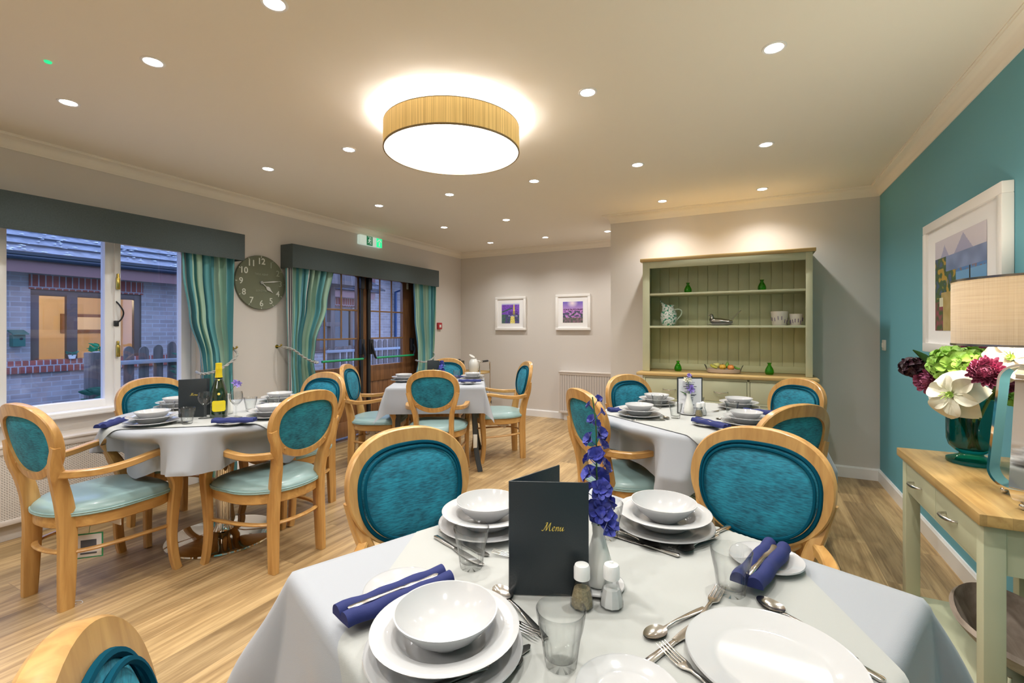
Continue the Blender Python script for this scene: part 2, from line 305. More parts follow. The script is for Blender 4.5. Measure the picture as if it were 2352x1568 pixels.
# ------------------------------------------------------------------ mesh builder
class MB:
    def __init__(s): s.v = []; s.f = []; s.m = []; s.uv = []
    def add(s, vs, fs, mi=0, M=None):
        o = len(s.v)
        if M is not None: vs = [M @ Vector(v) for v in vs]
        s.v += [tuple(v) for v in vs]; s.f += [tuple(i+o for i in f) for f in fs]; s.m += [mi]*len(fs)
        return s
    def box(s, x0, x1, y0, y1, z0, z1, b=0, mi=0, M=None):
        q = .00018*(len(s.m) % 7); x0 -= q; x1 += q; y0 -= q; y1 += q; z1 += q   # keeps joined boards from sharing one plane
        if b <= 0:
            vs = [(x, y, z) for z in (z0, z1) for y in (y0, y1) for x in (x0, x1)]
            fs = [(0, 2, 3, 1), (4, 5, 7, 6), (0, 1, 5, 4), (2, 6, 7, 3), (0, 4, 6, 2), (1, 3, 7, 5)]
            return s.add(vs, fs, mi, M)
        bm = bmesh.new(); bmesh.ops.create_cube(bm, size=1)
        for v in bm.verts: v.co = Vector(((x0+x1)/2+v.co.x*(x1-x0), (y0+y1)/2+v.co.y*(y1-y0), (z0+z1)/2+v.co.z*(z1-z0)))
        bmesh.ops.bevel(bm, geom=list(bm.edges), offset=b, segments=2, profile=.5, affect='EDGES')
        bm.verts.index_update()
        s.add([v.co[:] for v in bm.verts], [[v.index for v in f.verts] for f in bm.faces], mi, M); bm.free(); return s
    def lathe(s, prof, n=32, c=(0, 0, 0), mi=0, M=None, mod=None):
        vs = []; fs = []; k = len(prof)
        for i in range(n):
            a = 2*PI*i/n
            for j, (r, z) in enumerate(prof):
                rr = r*(mod(a, j, z) if mod else 1)
                vs.append((c[0]+rr*math.cos(a), c[1]+rr*math.sin(a), c[2]+z))
        for i in range(n):
            for j in range(k-1):
                a = i*k+j; b = ((i+1) % n)*k+j
                if prof[j][0] < 1e-6: fs.append((a, b+1, a+1))
                elif prof[j+1][0] < 1e-6: fs.append((a, b, a+1))
                else: fs.append((a, b, b+1, a+1))
        return s.add(vs, fs, mi, M)
    def sweep(s, path, sec, scl=None, up=(0, 0, 1), caps=True, closed=False, mi=0, M=None):
        P = [Vector(p) for p in path]; n = len(P); k = len(sec); vs = []; fs = []
        prev = None
        for i, p in enumerate(P):
            if closed: t = (P[(i+1) % n]-P[i-1])
            else: t = P[min(i+1, n-1)]-P[max(i-1, 0)]
            t.normalize()
            if up is None:
                if prev is None:
                    u = Vector((0, 0, 1)) if abs(t.z) < .9 else Vector((1, 0, 0))
                    a = t.cross(u).normalized()
                else:
                    a = (prev-t*prev.dot(t)).normalized()
                prev = a; b = a.cross(t)
            else:
                a = t.cross(Vector(up)).normalized(); b = a.cross(t)
            sx, sy = (1, 1) if scl is None else (scl[i] if isinstance(scl[i], (tuple, list)) else (scl[i], scl[i]))
            for (x, y) in sec: vs.append(p+a*x*sx+b*y*sy)
        m = n if closed else n-1
        for i in range(m):
            for j in range(k):
                a0 = i*k+j; a1 = i*k+(j+1) % k; b0 = ((i+1) % n)*k+j; b1 = ((i+1) % n)*k+(j+1) % k
                fs.append((a0, a1, b1, b0))
        if caps and not closed:
            fs.append(tuple(range(k))[::-1]); fs.append(tuple((n-1)*k+j for j in range(k)))
        return s.add(vs, fs, mi, M)
    def tube(s, path, r, n=8, **kw):
        sec = [(math.cos(2*PI*j/n), math.sin(2*PI*j/n)) for j in range(n)]
        scl = [r]*len(path) if not isinstance(r, list) else r
        kw.setdefault('up', None); return s.sweep(path, sec, scl, **kw)
    def grid(s, fn, nu, nv, mi=0, uv=None, wrapu=False, flip=False):
        vs = []; fs = []; o = len(s.v)
        for i in range(nu+1):
            for j in range(nv+1):
                vs.append(fn(i/nu, j/nv)); 
                if uv: s.uv.append(uv(i/nu, j/nv))
        for i in range(nu):
            for j in range(nv):
                a = i*(nv+1)+j; b = (i+1)*(nv+1)+j
                fs.append((a, a+1, b+1, b) if flip else (a, b, b+1, a+1))
        return s.add(vs, fs, mi)
    def prism(s, poly, z0, z1, mi=0, M=None):
        k = len(poly); vs = [(x, y, z0) for x, y in poly]+[(x, y, z1) for x, y in poly]
        fs = [tuple(range(k))[::-1], tuple(range(k, 2*k))]+[(j, (j+1) % k, k+(j+1) % k, k+j) for j in range(k)]
        return s.add(vs, fs, mi, M)
    def sphere(s, c, r, n=12, mi=0, M=None):
        rx, ry, rz = (r, r, r) if not isinstance(r, (tuple, list)) else r
        prof = [(math.sin(PI*j/n), -math.cos(PI*j/n)) for j in range(n+1)]
        vs = []; fs = []; k = n+1; m = n*2
        for i in range(m):
            a = 2*PI*i/m
            for (q, z) in prof: vs.append((c[0]+rx*q*math.cos(a), c[1]+ry*q*math.sin(a), c[2]+rz*z))
        for i in range(m):
            for j in range(n):
                a = i*k+j; b = ((i+1) % m)*k+j
                fs.append((a, b+1, a+1) if j == 0 else ((a, b, a+1) if j == n-1 else (a, b, b+1, a+1)))
        return s.add(vs, fs, mi, M)
    def text(s, body, size, M, depth=.001, mi=0, shear=0, bold=0, align='CENTER'):
        cu = bpy.data.curves.new('t', 'FONT'); cu.body = body; cu.size = size; cu.extrude = depth; cu.align_x = align; cu.align_y = 'CENTER'; cu.shear = shear; cu.offset = bold; cu.resolution_u = 3
        o = bpy.data.objects.new('t', cu); COL.objects.link(o); bpy.context.view_layer.update()
        me = bpy.data.meshes.new_from_object(o.evaluated_get(bpy.context.evaluated_depsgraph_get()))
        s.add([v.co[:] for v in me.vertices], [tuple(p.vertices) for p in me.polygons], mi, M)
        bpy.data.objects.remove(o); bpy.data.curves.remove(cu); bpy.data.meshes.remove(me); return s
    def build(s, name, mats, parent=None, loc=None, rot=None, ang=35, weld=False):
        me = bpy.data.meshes.new(name); me.from_pydata(s.v, [], s.f)
        if not isinstance(mats, (list, tuple)): mats = [mats]
        for m in mats: me.materials.append(m)
        if len(mats) > 1: me.polygons.foreach_set('material_index', s.m)
        if s.uv:
            ul = me.uv_layers.new(name='UVMap')
            for lp in me.loops: ul.data[lp.index].uv = s.uv[lp.vertex_index]
        if not s.uv or weld:
            bm = bmesh.new(); bm.from_mesh(me)
            if weld: bmesh.ops.remove_doubles(bm, verts=bm.verts, dist=1e-5)
            bmesh.ops.recalc_face_normals(bm, faces=bm.faces); bm.to_mesh(me); bm.free()
        me.polygons.foreach_set('use_smooth', [True]*len(me.polygons))
        me.set_sharp_from_angle(angle=math.radians(ang)); me.update()
        o = bpy.data.objects.new(name, me); COL.objects.link(o)
        if parent is not None: o.parent = parent
        if loc is not None: o.location = loc
        if rot is not None: o.rotation_euler = rot if isinstance(rot, (tuple, list)) else (0, 0, rot)
        return o

def tag(o, label, cat, group=None, kind=None):
    o['label'] = label; o['category'] = cat
    if group: o['group'] = group
    if kind: o['kind'] = kind
    return o
def struct(o): o['kind'] = 'structure'; return o
def empty(name, label, cat, loc=(0, 0, 0), rot=0, group=None):
    o = bpy.data.objects.new(name, None); o.empty_display_size = .05; COL.objects.link(o)
    o.location = loc; o.rotation_euler = rot if isinstance(rot, (tuple, list)) else (0, 0, rot)
    return tag(o, label, cat, group)
def copy_tree(o, parent=None):
    c = o.copy(); COL.objects.link(c)
    if parent is not None: c.parent = parent
    for ch in o.children: copy_tree(ch, c)
    return c
_proto = {}
def place(kind, maker, label, cat, loc, rot=0, group=None):
    """first use builds the thing, later uses copy it with its parts"""
    if kind not in _proto:
        o = maker(); _proto[kind] = o
    else: o = copy_tree(_proto[kind])
    o.location = loc; o.rotation_euler = rot if isinstance(rot, (tuple, list)) else (0, 0, rot)
    if 'group' in o.keys(): del o['group']
    return tag(o, label, cat, group)
def frame_m(origin, right, up):
    r = Vector(right).normalized(); u = Vector(up).normalized(); n = r.cross(u)
    return Matrix(((r.x, u.x, n.x, origin[0]), (r.y, u.y, n.y, origin[1]), (r.z, u.z, n.z, origin[2]), (0, 0, 0, 1)))
def smoothstep(t): t = max(0, min(1, t)); return t*t*(3-2*t)
def interp(pts, x):
    if x <= pts[0][0]: return pts[0][1]
    for (a, b), (c, d) in zip(pts, pts[1:]):
        if x <= c: return b+(d-b)*smoothstep((x-a)/(c-a))
    return pts[-1][1]
def catmull(pts, per=6):
    P = [Vector(p) for p in pts]; out = []
    for i in range(len(P)-1):
        p0 = P[max(i-1, 0)]; p1 = P[i]; p2 = P[i+1]; p3 = P[min(i+2, len(P)-1)]
        for k in range(per):
            t = k/per
            out.append(.5*((2*p1)+(-p0+p2)*t+(2*p0-5*p1+4*p2-p3)*t*t+(-p0+3*p1-3*p2+p3)*t**3))
    out.append(P[-1]); return out
RSEC = [(-1, -.72), (-.72, -1), (.72, -1), (1, -.72), (1, .72), (.72, 1), (-.72, 1), (-1, .72)]   # rounded rectangle section

# ------------------------------------------------------------------ room shell
m = MB(); m.box(XL-.3, XR+.2, YN-.2, YB+.2, -.12, 0); struct(m.build('floor', MT['floor']))
m = MB(); m.box(XL-.3, XR+.2, YN-.2, YB+.2, ZC, ZC+.12); struct(m.build('ceiling', MT['ceiling']))
WY0, WY1, WZ0, WZ1 = .30, 2.25, .70, 1.96      # window opening
DY0, DY1, DZ1 = 3.12, 5.16, 1.97               # patio door opening
m = MB()
m.box(XL-.28, XL, YN, WY0, 0, ZC).box(XL-.28, XL, WY0, WY1, 0, WZ0).box(XL-.28, XL, WY0, WY1, WZ1, ZC)
m.box(XL-.28, XL, WY1, DY0, 0, ZC).box(XL-.28, XL, DY0, DY1, DZ1, ZC).box(XL-.28, XL, DY1, YB+.2, 0, ZC)
struct(m.build('wall_left', MT['wall']))
m = MB(); m.box(XL, XD+.14, YB, YB+.2, 0, ZC); struct(m.build('wall_back', MT['wall']))
m = MB(); m.box(XD, XD+.14, YD+.14, YB, 0, ZC).box(XD, XR+.2, YD, YD+.14, 0, ZC); struct(m.build('wall_alcove', MT['wall']))
m = MB(); m.box(XR, XR+.2, YN, YD, 0, ZC); struct(m.build('wall_right', MT['teal_wall']))
m = MB(); m.box(XL-.28, XR+.2, YN-.2, YN, 0, ZC); struct(m.build('wall_front', MT['wall']))

def moulding(path, prof, closed=False):
    """path of XY wall corners (room on the right-hand side), prof of (out, z)"""
    mb = MB(); n = len(path); P = [Vector(p) for p in path]; rows = []
    for i in range(n):
        dirs = []
        if closed or i > 0: dirs.append((P[i]-P[i-1]).normalized())
        if closed or i < n-1: dirs.append((P[(i+1) % n]-P[i]).normalized())
        ns = [Vector((d.y, -d.x)) for d in dirs]
        nn = ns[0] if len(ns) == 1 else (ns[0]+ns[1])/(1+ns[0].dot(ns[1]))
        rows.append([(P[i].x+nn.x*o, P[i].y+nn.y*o, z) for o, z in prof])
    k = len(prof); vs = [v for r in rows for v in r]; fs = []
    for i in range(n if closed else n-1):
        for j in range(k):
            a = i*k+j; b = ((i+1) % n)*k+j; a1 = i*k+(j+1) % k; b1 = ((i+1) % n)*k+(j+1) % k
            fs.append((a, b, b1, a1))
    if not closed: fs += [tuple(range(k)), tuple((n-1)*k+j for j in range(k))[::-1]]
    return mb.add(vs, fs)
cov = [(0, ZC), (0, ZC-.08), (.006, ZC-.08), (.008, ZC-.072)]
for i in range(7):
    a = PI/2*i/6; cov.append((.010+.055*(1-math.cos(a)), ZC-.070+.058*math.sin(a)))
cov += [(.068, ZC-.006), (.075, ZC-.006), (.075, ZC)]
ROOM = [(XL, YN), (XL, YB), (XD, YB), (XD, YD), (XR, YD), (XR, YN)]
struct(moulding(ROOM, cov, True).build('trim_1', MT['cornice'], ang=50))
bb = [(0, 0), (0, .097), (.009, .097), (.012, .090), (.016, .085), (.016, 0)]
struct(moulding([(XL, YN), (XL, DY0-.06)], bb).build('baseboard_left', MT['white']))
struct(moulding([(XL, DY1+.05), (XL, YB), (XD, YB), (XD, YD), (XR, YD), (XR, YN)], bb).build('baseboard_right', MT['white']))
m = MB(); m.box(XL-.14, XL+.03, DY0, DY1, 0, .012, .003); struct(m.build('trim_2', MT['nickel']))

# ------------------------------------------------------------------ window
def window():
    e = bpy.data.objects.new('window_1', None); COL.objects.link(e); e['kind'] = 'structure'
    X0, X1 = XL-.125, XL-.062
    m = MB(); z0, z1 = WZ0+.004, WZ1
    m.box(X0, X1, WY0, WY0+.055, z0, z1, .004).box(X0, X1, WY1-.055, WY1, z0, z1, .004)
    m.box(X0, X1, WY0, WY1, z0, z0+.052, .004).box(X0, X1, WY0, WY1, z1-.055, z1, .004)
    m.box(X0, X1, 1.085, 1.146, z0, z1, .004).box(X0, X1, 1.639, 1.70, z0, z1, .004)
    m.build('window_frame', MT['upvc'], e)
    m = MB(); xs0, xs1 = X0+.012, X1+.014
    m.box(xs0, xs1, 1.69, 1.728, z0+.03, z1-.03, .005).box(xs0, xs1, 2.131, 2.20, z0+.03, z1-.03, .005)
    m.box(xs0, xs1, 1.69, 2.20, z0+.03, z0+.062, .005).box(xs0, xs1, 1.69, 2.20, z1-.09, z1-.03, .005)
    m.build('casement', MT['upvc'], e)
    for a, b in ((WY0+.04, 1.10), (1.13, 1.65), (1.715, 2.145)):
        m = MB(); m.box(XL-.100, XL-.094, a, b, z0+.04, z1-.04); m.build('window_pane', MT['pane'], e)
    m = MB(); m.box(XL-.10, XL+.045, WY0-.06, WY1+.05, WZ0-.022, WZ0+.006, .006).box(XL+.022, XL+.045, WY0-.06, WY1+.05, WZ0-.032, WZ0-.01, .006)
    m.build('window_sill', MT['upvc'], e)
    for zc in (1.60, 1.115):
        m = MB(); m.box(X1+.0, X1+.03, 1.700, 1.714, zc-.035, zc+.05, .004).box(X1+.02, X1+.036, 1.694, 1.716, zc-.065, zc+.02, .005)
        m.build('window_handle', MT['brass'], e)
    m = MB(); m.tube(catmull([(X1+.01, 1.70, 1.45), (X1+.035, 1.712, 1.42), (X1+.045, 1.73, 1.37), (X1+.035, 1.72, 1.32), (X1+.01, 1.70, 1.29)]), .005, 6)
    m.box(X1-.002, X1+.022, 1.69, 1.712, 1.27, 1.31, .003)
    m.build('window_restrictor', MT['black_metal'], e)
window()

# ------------------------------------------------------------------ patio doors
def doors():
    XF = XL-.06
    e = bpy.data.objects.new('door_1', None); COL.objects.link(e); e['kind'] = 'structure'
    m = MB(); m.box(XF-.07, XL+.012, DY0, DY0+.07, 0, DZ1, .004).box(XF-.07, XL+.012, DY1-.07, DY1, 0, DZ1, .004).box(XF-.07, XL+.012, DY0, DY1, DZ1-.06, DZ1, .004)
    m.build('door_frame', MT['door_frame'], e)
    for k, (a, b) in enumerate(((DY0+.075, 4.138), (4.142, DY1-.075))):
        l = bpy.data.objects.new('door_leaf', None); COL.objects.link(l); l.parent = e
        st = .115; ga = a+(.06 if k else .115); gb = b-(.20 if k else .06)
        if k == 0: ga, gb = a+.13, b-.05-.02
        if k == 1: ga, gb = 4.20, 4.83
        else: ga, gb = 3.33, 4.03
        z0, zg0, zg1, z1 = .03, .815, 1.865, DZ1-.065
        m = MB(); xb, xf = XF-.045, XF
        m.box(xb, xf, a, ga, z0, z1, .004).box(xb, xf, gb, b, z0, z1, .004).box(xb, xf, a, b, zg1, z1, .004)
        m.box(xb, xf, a, b, .62, zg0, .004).box(xb, xf, a, b, z0, .20, .004)
        m.build('door_frame_rails', MT['door_wood'], l)
        m = MB(); n = 7; w = (gb-ga)/n
        for i in range(n): m.box(xb+.012, xf-.014, ga+i*w+.001, ga+(i+1)*w-.001, .19, .63, .003)
        m.build('door_panel', MT['door_wood'], l)
        m = MB(); m.box(XF-.026, XF-.020, ga-.01, gb+.01, zg0-.01, zg1+.01); m.build('door_pane', MT['pane'], l)
        m = MB(); bar = lambda y0, y1, z0, z1: m.box(XF-.016, XF-.006, y0, y1, z0, z1, .002)
        for q in (1, 2):
            y = ga+(gb-ga)*q/3; bar(y-.009, y+.009, 1.138 if q else 0, zg1)
            if k == 0 and q == 1: bar(y-.009, y+.009, zg0, 1.138)
        for z in (1.138, 1.467): bar(ga, gb, z-.009, z+.009)
        m.build('glazing_bars', MT['bar_wood'], l)
        # panic hardware
        ye = b-.03 if k == 0 else a+.03; yo = a+.10 if k == 0 else b-.16
        h = bpy.data.objects.new('panic_bar', None)
        m = MB()
        y1_, y2_ = (3.46, 4.045) if k == 0 else (4.255, 4.955)
        m.tube([(XF+.075, y1_, .905), (XF+.075, y2_, .905)], .013, 12)
        pb = m.build('push_bar', MT['green_bar'], l)
        ym = 4.075 if k == 0 else 4.215
        m = MB(); m.box(XF, XF+.05, ym-.03, ym+.03, .95, 1.13, .008)
        m.tube(catmull([(XF+.05, ym, 1.08), (XF+.07, ym+(0 if k else .0), 1.0), (XF+.078, ym+(-.0 if k == 0 else .02), .93), (XF+.075, y2_ if k == 0 else y1_, .905)]), .013, 8)
        m.build('panic_latch', MT['black_metal'], pb)
        if k == 1:
            m = MB(); m.box(XF, XF+.05, 4.955, 5.01, .96, 1.13, .008).tube(catmull([(XF+.05, 4.985, 1.05), (XF+.078, 4.985, .98), (XF+.075, 4.955, .905)]), .012, 8)
            m.build('panic_latch', MT['black_metal'], pb)
        m = MB(); yr = 4.075 if k == 0 else 4.195
        m.box(XF, XF+.03, yr-.022, yr+.022, .10, 1.83, .006).box(XF, XF+.045, yr-.03, yr+.03, 1.72, 1.86, .008)
        m.build('bolt_rod', MT['black_metal'], pb)
    m = MB(); m.box(XF, XF+.012, 4.90, 4.93, 1.78, 1.86, .003); m.build('door_tag', MT['plastic'], e)
doors()

# ------------------------------------------------------------------ pelmets and curtains
def pelmet(y0, y1, label):
    m = MB(); x1 = -3.849; z0, z1 = 1.835, 2.058
    m.box(x1-.012, x1, y0, y1, z0, z1, .003).box(XL+.004, x1-.01, y0, y0+.012, z0, z1, .002).box(XL+.004, x1-.01, y1-.012, y1, z0, z1, .002).box(XL+.004, x1-.01, y0, y1, z1-.012, z1, .002)
    tag(m.build('pelmet', MT['pelmet']), label, 'pelmet')
pelmet(.02, 2.518, 'long charcoal felt pelmet over the white window')
pelmet(2.983, 5.311, 'charcoal felt pelmet over the brown patio doors')
def curtain(L, R, label, su0, nf, seed, ztie, tiepath, hook, x0=-3.925):
    rnd = random.Random(seed); ph = [rnd.uniform(-.5, .5) for _ in range(40)]
    ztop, zbot = 1.90, .02
    root = empty('curtain', label, 'curtain', (0, 0, 0))
    def fn(s, t):
        z = ztop+(zbot-ztop)*t
        l = interp(L, z); r = interp(R, z)
        w = r-l; pinch = math.exp(-((z-ztie)/.16)**2)
        A = .030-.012*pinch
        fold = math.sin(2*PI*nf*s+1.2*math.sin(5*s+seed)+.5*math.sin(z*2.5+seed))
        fold2 = .35*math.sin(4*PI*nf*s+ph[int(s*9) % 40]*2+z*1.4)
        x = x0+A*(fold+fold2)+.018*pinch*math.cos(PI*(s-.5))
        y = l+w*(s+.012*math.sin(2*PI*nf*s*2+z*3))
        return (x, y, z)
    m = MB(); m.grid(fn, nf*12, 44, uv=lambda s, t: (su0+s*nf*.33, t)); m.build('curtain_cloth', MT['curtain'], root, ang=80)
    # header tape along the top
    m = MB(); m.box(x0-.012, x0-.002, interp(L, ztop)+.01, interp(R, ztop)-.01, 1.89, 1.93); m.build('header_tape', MT['rope'], root)
    tb = empty('curtain_tieback', label.replace('curtain', 'curtain\'s twisted rope tieback').split(', ')[0] if False else 'rope tieback of the '+label, 'tieback', (0, 0, 0))
    P = catmull(tiepath, 10); m = MB()
    for k in range(2):
        pts = []
        for i, p in enumerate(P):
            a = i*.9+k*PI; pts.append((p.x+.006*math.cos(a), p.y, p.z+.006*math.sin(a)))
        m.tube(pts, .0068, 6)
    m.build('rope', MT['rope'], tb)
    m = MB(); hy, hz = hook; m.tube([(XL, hy, hz), (XL+.05, hy, hz), (XL+.065, hy, hz+.012)], .006, 8).sphere((XL+.065, hy, hz+.014), .010, 6).lathe([(0, 0), (.018, 0), (.018, .004), (0, .004)], 12, M=frame_m((XL, hy, hz), (0, 1, 0), (0, 0, 1)))
    m.build('tieback_hook', MT['brass'], tb)
xt = -3.855
curtain([(.0, 2.22), (.60, 2.23), (.90, 2.195), (1.02, 2.185), (1.35, 2.10), (1.7, 2.055), (1.9, 2.045)], [(.0, 2.50), (.90, 2.46), (1.9, 2.484)],
        'striped teal curtain at the right side of the white window', .1, 7, 1, .94,
        [(XL+.06, 2.50, 1.07), (xt-.01, 2.46, 1.03), (xt+.012, 2.36, .955), (xt+.01, 2.25, .905), (xt-.03, 2.18, .895), (-3.95, 2.175, .91)], (2.515, 1.08))
curtain([(.0, 3.00), (1.9, 2.99)], [(.0, 3.46), (.60, 3.36), (.92, 3.285), (1.1, 3.31), (1.5, 3.46), (1.9, 3.556)],
        'striped teal curtain at the left side of the patio doors', .23, 8, 5, .94,
        [(XL+.06, 2.955, 1.08), (xt-.02, 3.0, 1.06), (xt+.012, 3.10, .98), (xt+.012, 3.22, .925), (xt-.02, 3.295, .915), (-3.95, 3.30, .93)], (2.945, 1.085))
curtain([(.0, 4.87), (.55, 4.88), (.83, 4.935), (1.0, 4.93), (1.4, 4.87), (1.9, 4.847)], [(.0, 5.31), (.84, 5.27), (1.9, 5.305)],
        'narrow striped teal curtain at the right side of the patio doors', .45, 7, 9, .86,
        [(-3.95, 4.93, .84), (xt-.02, 4.925, .825), (xt+.012, 5.0, .815), (xt+.012, 5.12, .84), (xt, 5.22, .89), (XL+.06, 5.30, .95)], (5.315, .96))

# ------------------------------------------------------------------ wall things, left
def clock():
    r = .247; cy_, cz = 2.772, 1.677
    e = empty('wall_clock', 'round olive green wall clock between the two curtained openings', 'clock', (XL, cy_, cz))
    F = frame_m((0, 0, 0), (0, 1, 0), (0, 0, 1))
    m = MB(); m.lathe([(0, 0), (r-.004, 0), (r, .004), (r, .020), (r-.003, .024), (r-.008, .022), (0, .022)], 64, M=F); m.build('clock_face', MT['clock_face'], e)
    m = MB(); m2 = MB()
    for h in range(1, 13):
        a = PI/2-2*PI*h/12; rr = r*.78
        tgt = m2 if h in (1, 2, 3) else m
        tgt.text(str(h), .078, F @ Matrix.Translation((rr*math.cos(a), rr*math.sin(a), .0235)), .001, bold=.0016 if h >= 10 else .0006)
        tgt.box(-.002, .002, -.008, .008, 0, .0015, M=F @ Matrix.Translation((r*.955*math.cos(a), r*.955*math.sin(a), .022)) @ Matrix.Rotation(a-PI/2, 4, 'Z'))
    m.build('numerals', MT['clock_mark'], e); m2.build('numerals', MT['clock_faint'], e)
    for body, yy in (('THOS. KENT', .075), ('LONDON', -.075)):
        m = MB(); m.text(body, .024, F @ Matrix.Translation((0, yy, .0235)), .0006); m.build('maker_text', MT['clock_faint'], e)
    def hand(name, ang, L, prof):
        a = PI/2-math.radians(ang); mm = MB()
        pts = [(x, y) for x, y in prof]+[(x, -y) for x, y in prof[::-1]]
        mm.prism(pts, .027, .030, M=F @ Matrix.Rotation(a, 4, 'Z')); mm.lathe([(0, .022), (.014, .022), (.014, .033), (0, .034)], 16, M=F); mm.build(name, MT['clock_hand'], e)
    hand('minute_hand', 82, .18, [(-.01, .003), (.02, .003), (.12, .0065), (.185, .0005)])
    hand('hour_hand', 128, .13, [(-.01, .003), (.055, .003), (.075, .016), (.09, .017), (.115, .006), (.145, .0005)])
clock()
def exit_sign():
    e = empty('exit_sign', 'illuminated green emergency exit sign above the patio door pelmet', 'exit sign', (XL, 4.14, 2.283))
    m = MB(); m.box(0, .05, -.175, .175, -.055, .055, .008); m.build('sign_housing', MT['sign_white'], e)
    F = frame_m((.0515, 0, 0), (0, 1, 0), (0, 0, 1))
    for y0, y1, mt, arrow in ((-.075, .02, 'sign_green', 0), (.085, .178, 'sign_green_lit', 1)):
        m = MB(); m.box(.044, .0515, y0, y1, -.053, .053, .001); p = m.build('sign_panel', MT[mt], e)
        m = MB(); yc = (y0+y1)/2
        if arrow:
            m.prism([(yc-.007, -.04), (yc+.007, -.04), (yc+.007, .012), (yc-.007, .012)], 0, .001, M=F)
            m.prism([(yc-.034, .004), (yc-.034, .018), (yc, .046), (yc, .030)], 0, .001, M=F).prism([(yc+.034, .004), (yc, .030), (yc, .046), (yc+.034, .018)], 0, .001, M=F)
        else:
            m.prism([(yc+.022, -.045), (yc+.026, -.045), (yc+.026, .045), (yc-.03, .045), (yc-.03, .041), (yc+.022, .041)], 0, .001, M=F)
            m.lathe([(0, 0), (.008, 0), (.008, .001), (0, .001)], 12, c=(yc+.002, .030, 0), M=F)
            for poly in ([(yc-.006, .018), (yc+.008, .018), (yc+.002, -.010), (yc-.010, -.008)], [(yc+.006, .018), (yc+.020, .004), (yc+.017, .0), (yc+.004, .011)],
                         [(yc-.004, .018), (yc-.022, .010), (yc-.024, -.002), (yc-.019, -.002), (yc-.016, .006), (yc-.002, .010)],
                         [(yc-.002, -.006), (yc+.014, -.020), (yc+.010, -.040), (yc+.004, -.040), (yc+.007, -.022), (yc-.008, -.010)], [(yc-.009, -.006), (yc-.012, -.024), (yc-.030, -.026), (yc-.030, -.020), (yc-.018, -.018), (yc-.014, -.004)]):
                m.prism(poly, 0, .001, M=F)
        m.build('pictogram', MT['sign_white'], p)
exit_sign()
e = empty('fire_alarm_call_point', 'small red fire alarm call point right of the patio doors', 'fire alarm', (XL, 5.541, 1.295))
m = MB(); m.box(0, .03, -.048, .048, -.048, .048, .006); m.build('housing', MT['red'], e)
m = MB(); m.box(.029, .0315, -.022, .022, -.022, .018, .001); m.build('press_panel', MT['plastic'], e)
m = MB(); m.box(XL, XL+.012, 5.39, 5.462, 1.25, 1.322, .004).box(XL+.01, XL+.018, 5.415, 5.437, 1.27, 1.30, .003)
tag(m.build('light_switch', MT['plastic']), 'pale switch plate beside the red fire alarm point', 'switch')
m = MB(); m.box(XL+.001, XL+.006, 5.345, 5.41, .88, 1.165, .001)
so = tag(m.build('extinguisher_sign', MT['sign_white']), 'narrow white and red safety notice beside the right curtain', 'sign')
m = MB(); m.box(XL+.005, XL+.0075, 5.35, 5.405, 1.12, 1.16).box(XL+.005, XL+.0075, 5.35, 5.405, .885, .955).box(XL+.005, XL+.0075, 5.365, 5.39, 1.04, 1.09)
m.build('red_print', MT['red'], so)

def rad_cover(name_label, x0, x1, y0, y1, z0, z1, along):
    e = empty('radiator_cover', name_label, 'radiator cover', (0, 0, 0))
    m = MB()
    if along == 'y':
        m.box(x0, x1, y0, y1, z1-.018, z1, .005).box(x0, x1-.006, y0, y0+.02, z0, z1-.018).box(x0, x1-.006, y1-.02, y1, z0, z1-.018)
        m.box(x1-.022, x1-.006, y0, y1, z1-.055, z1-.018, .002).box(x1-.022, x1-.006, y0, y1, z0, z0+.03, .002); m.build('casing', MT['rad'], e)
        m = MB(); m.box(x1-.016, x1-.010, y0+.01, y1-.01, z0+.02, z1-.04); m.build('grille', MT['rad_grille_h'], e)
        m = MB(); m.box(x0, x1-.05, y0+.02, y1-.02, 0, z0+.02); m.build('plinth', MT['wall'], e)
    else:
        m.box(x0, x1, y0, y1, z1-.018, z1, .005).box(x0+.004, x0+.02, y0+.006, y1, z0, z1-.018).box(x1-.02, x1, y0+.006, y1, z0, z1-.018)
        m.box(x0, x1, y0+.006, y0+.022, z1-.045, z1-.018, .002).box(x0, x1, y0+.006, y0+.022, z0, z0+.03, .002); m.build('casing', MT['rad'], e)
        m = MB(); m.box(x0+.01, x1-.01, y0+.010, y0+.016, z0+.02, z1-.03); m.build('grille', MT['rad_grille_v'], e)
        m = MB(); m.box(x0+.06, x1, y0+.05, y1, .0, z0+.02); m.build('plinth', MT['white'], e)
rad_cover('long cream radiator cover under the white window', XL+.004, XL+.16, -.7, 2.0, .10, .57, 'y')
rad_cover('cream slatted radiator cover on the back wall', -2.357, XD-.003, YB-.11, YB-.001, .10, .672, 'x')

# ------------------------------------------------------------------ framed pictures
def art_plane(w, h, fn, nx, ny, F, parent, name='artwork'):
    vs = []; fs = []; cols = []
    for j in range(ny):
        for i in range(nx):
            k = len(vs); x0, x1 = -w/2+w*i/nx, -w/2+w*(i+1)/nx; y0, y1 = -h/2+h*j/ny, -h/2+h*(j+1)/ny
            vs += [(x0, y0, 0), (x1, y0, 0), (x1, y1, 0), (x0, y1, 0)]; fs.append((k, k+1, k+2, k+3)); c = fn((i+.5)/nx, (j+.5)/ny); cols += [c]*4
    m = MB(); m.add(vs, fs, 0, F); me = bpy.data.meshes.new(name); me.from_pydata(m.v, [], m.f); me.materials.append(MT['art'])
    a = me.color_attributes.new('paint', 'FLOAT_COLOR', 'CORNER')
    for i, l in enumerate(me.loops): a.data[i].color = (*cols[l.vertex_index], 1)
    o = bpy.data.objects.new(name, me); COL.objects.link(o); o.parent = parent; return o
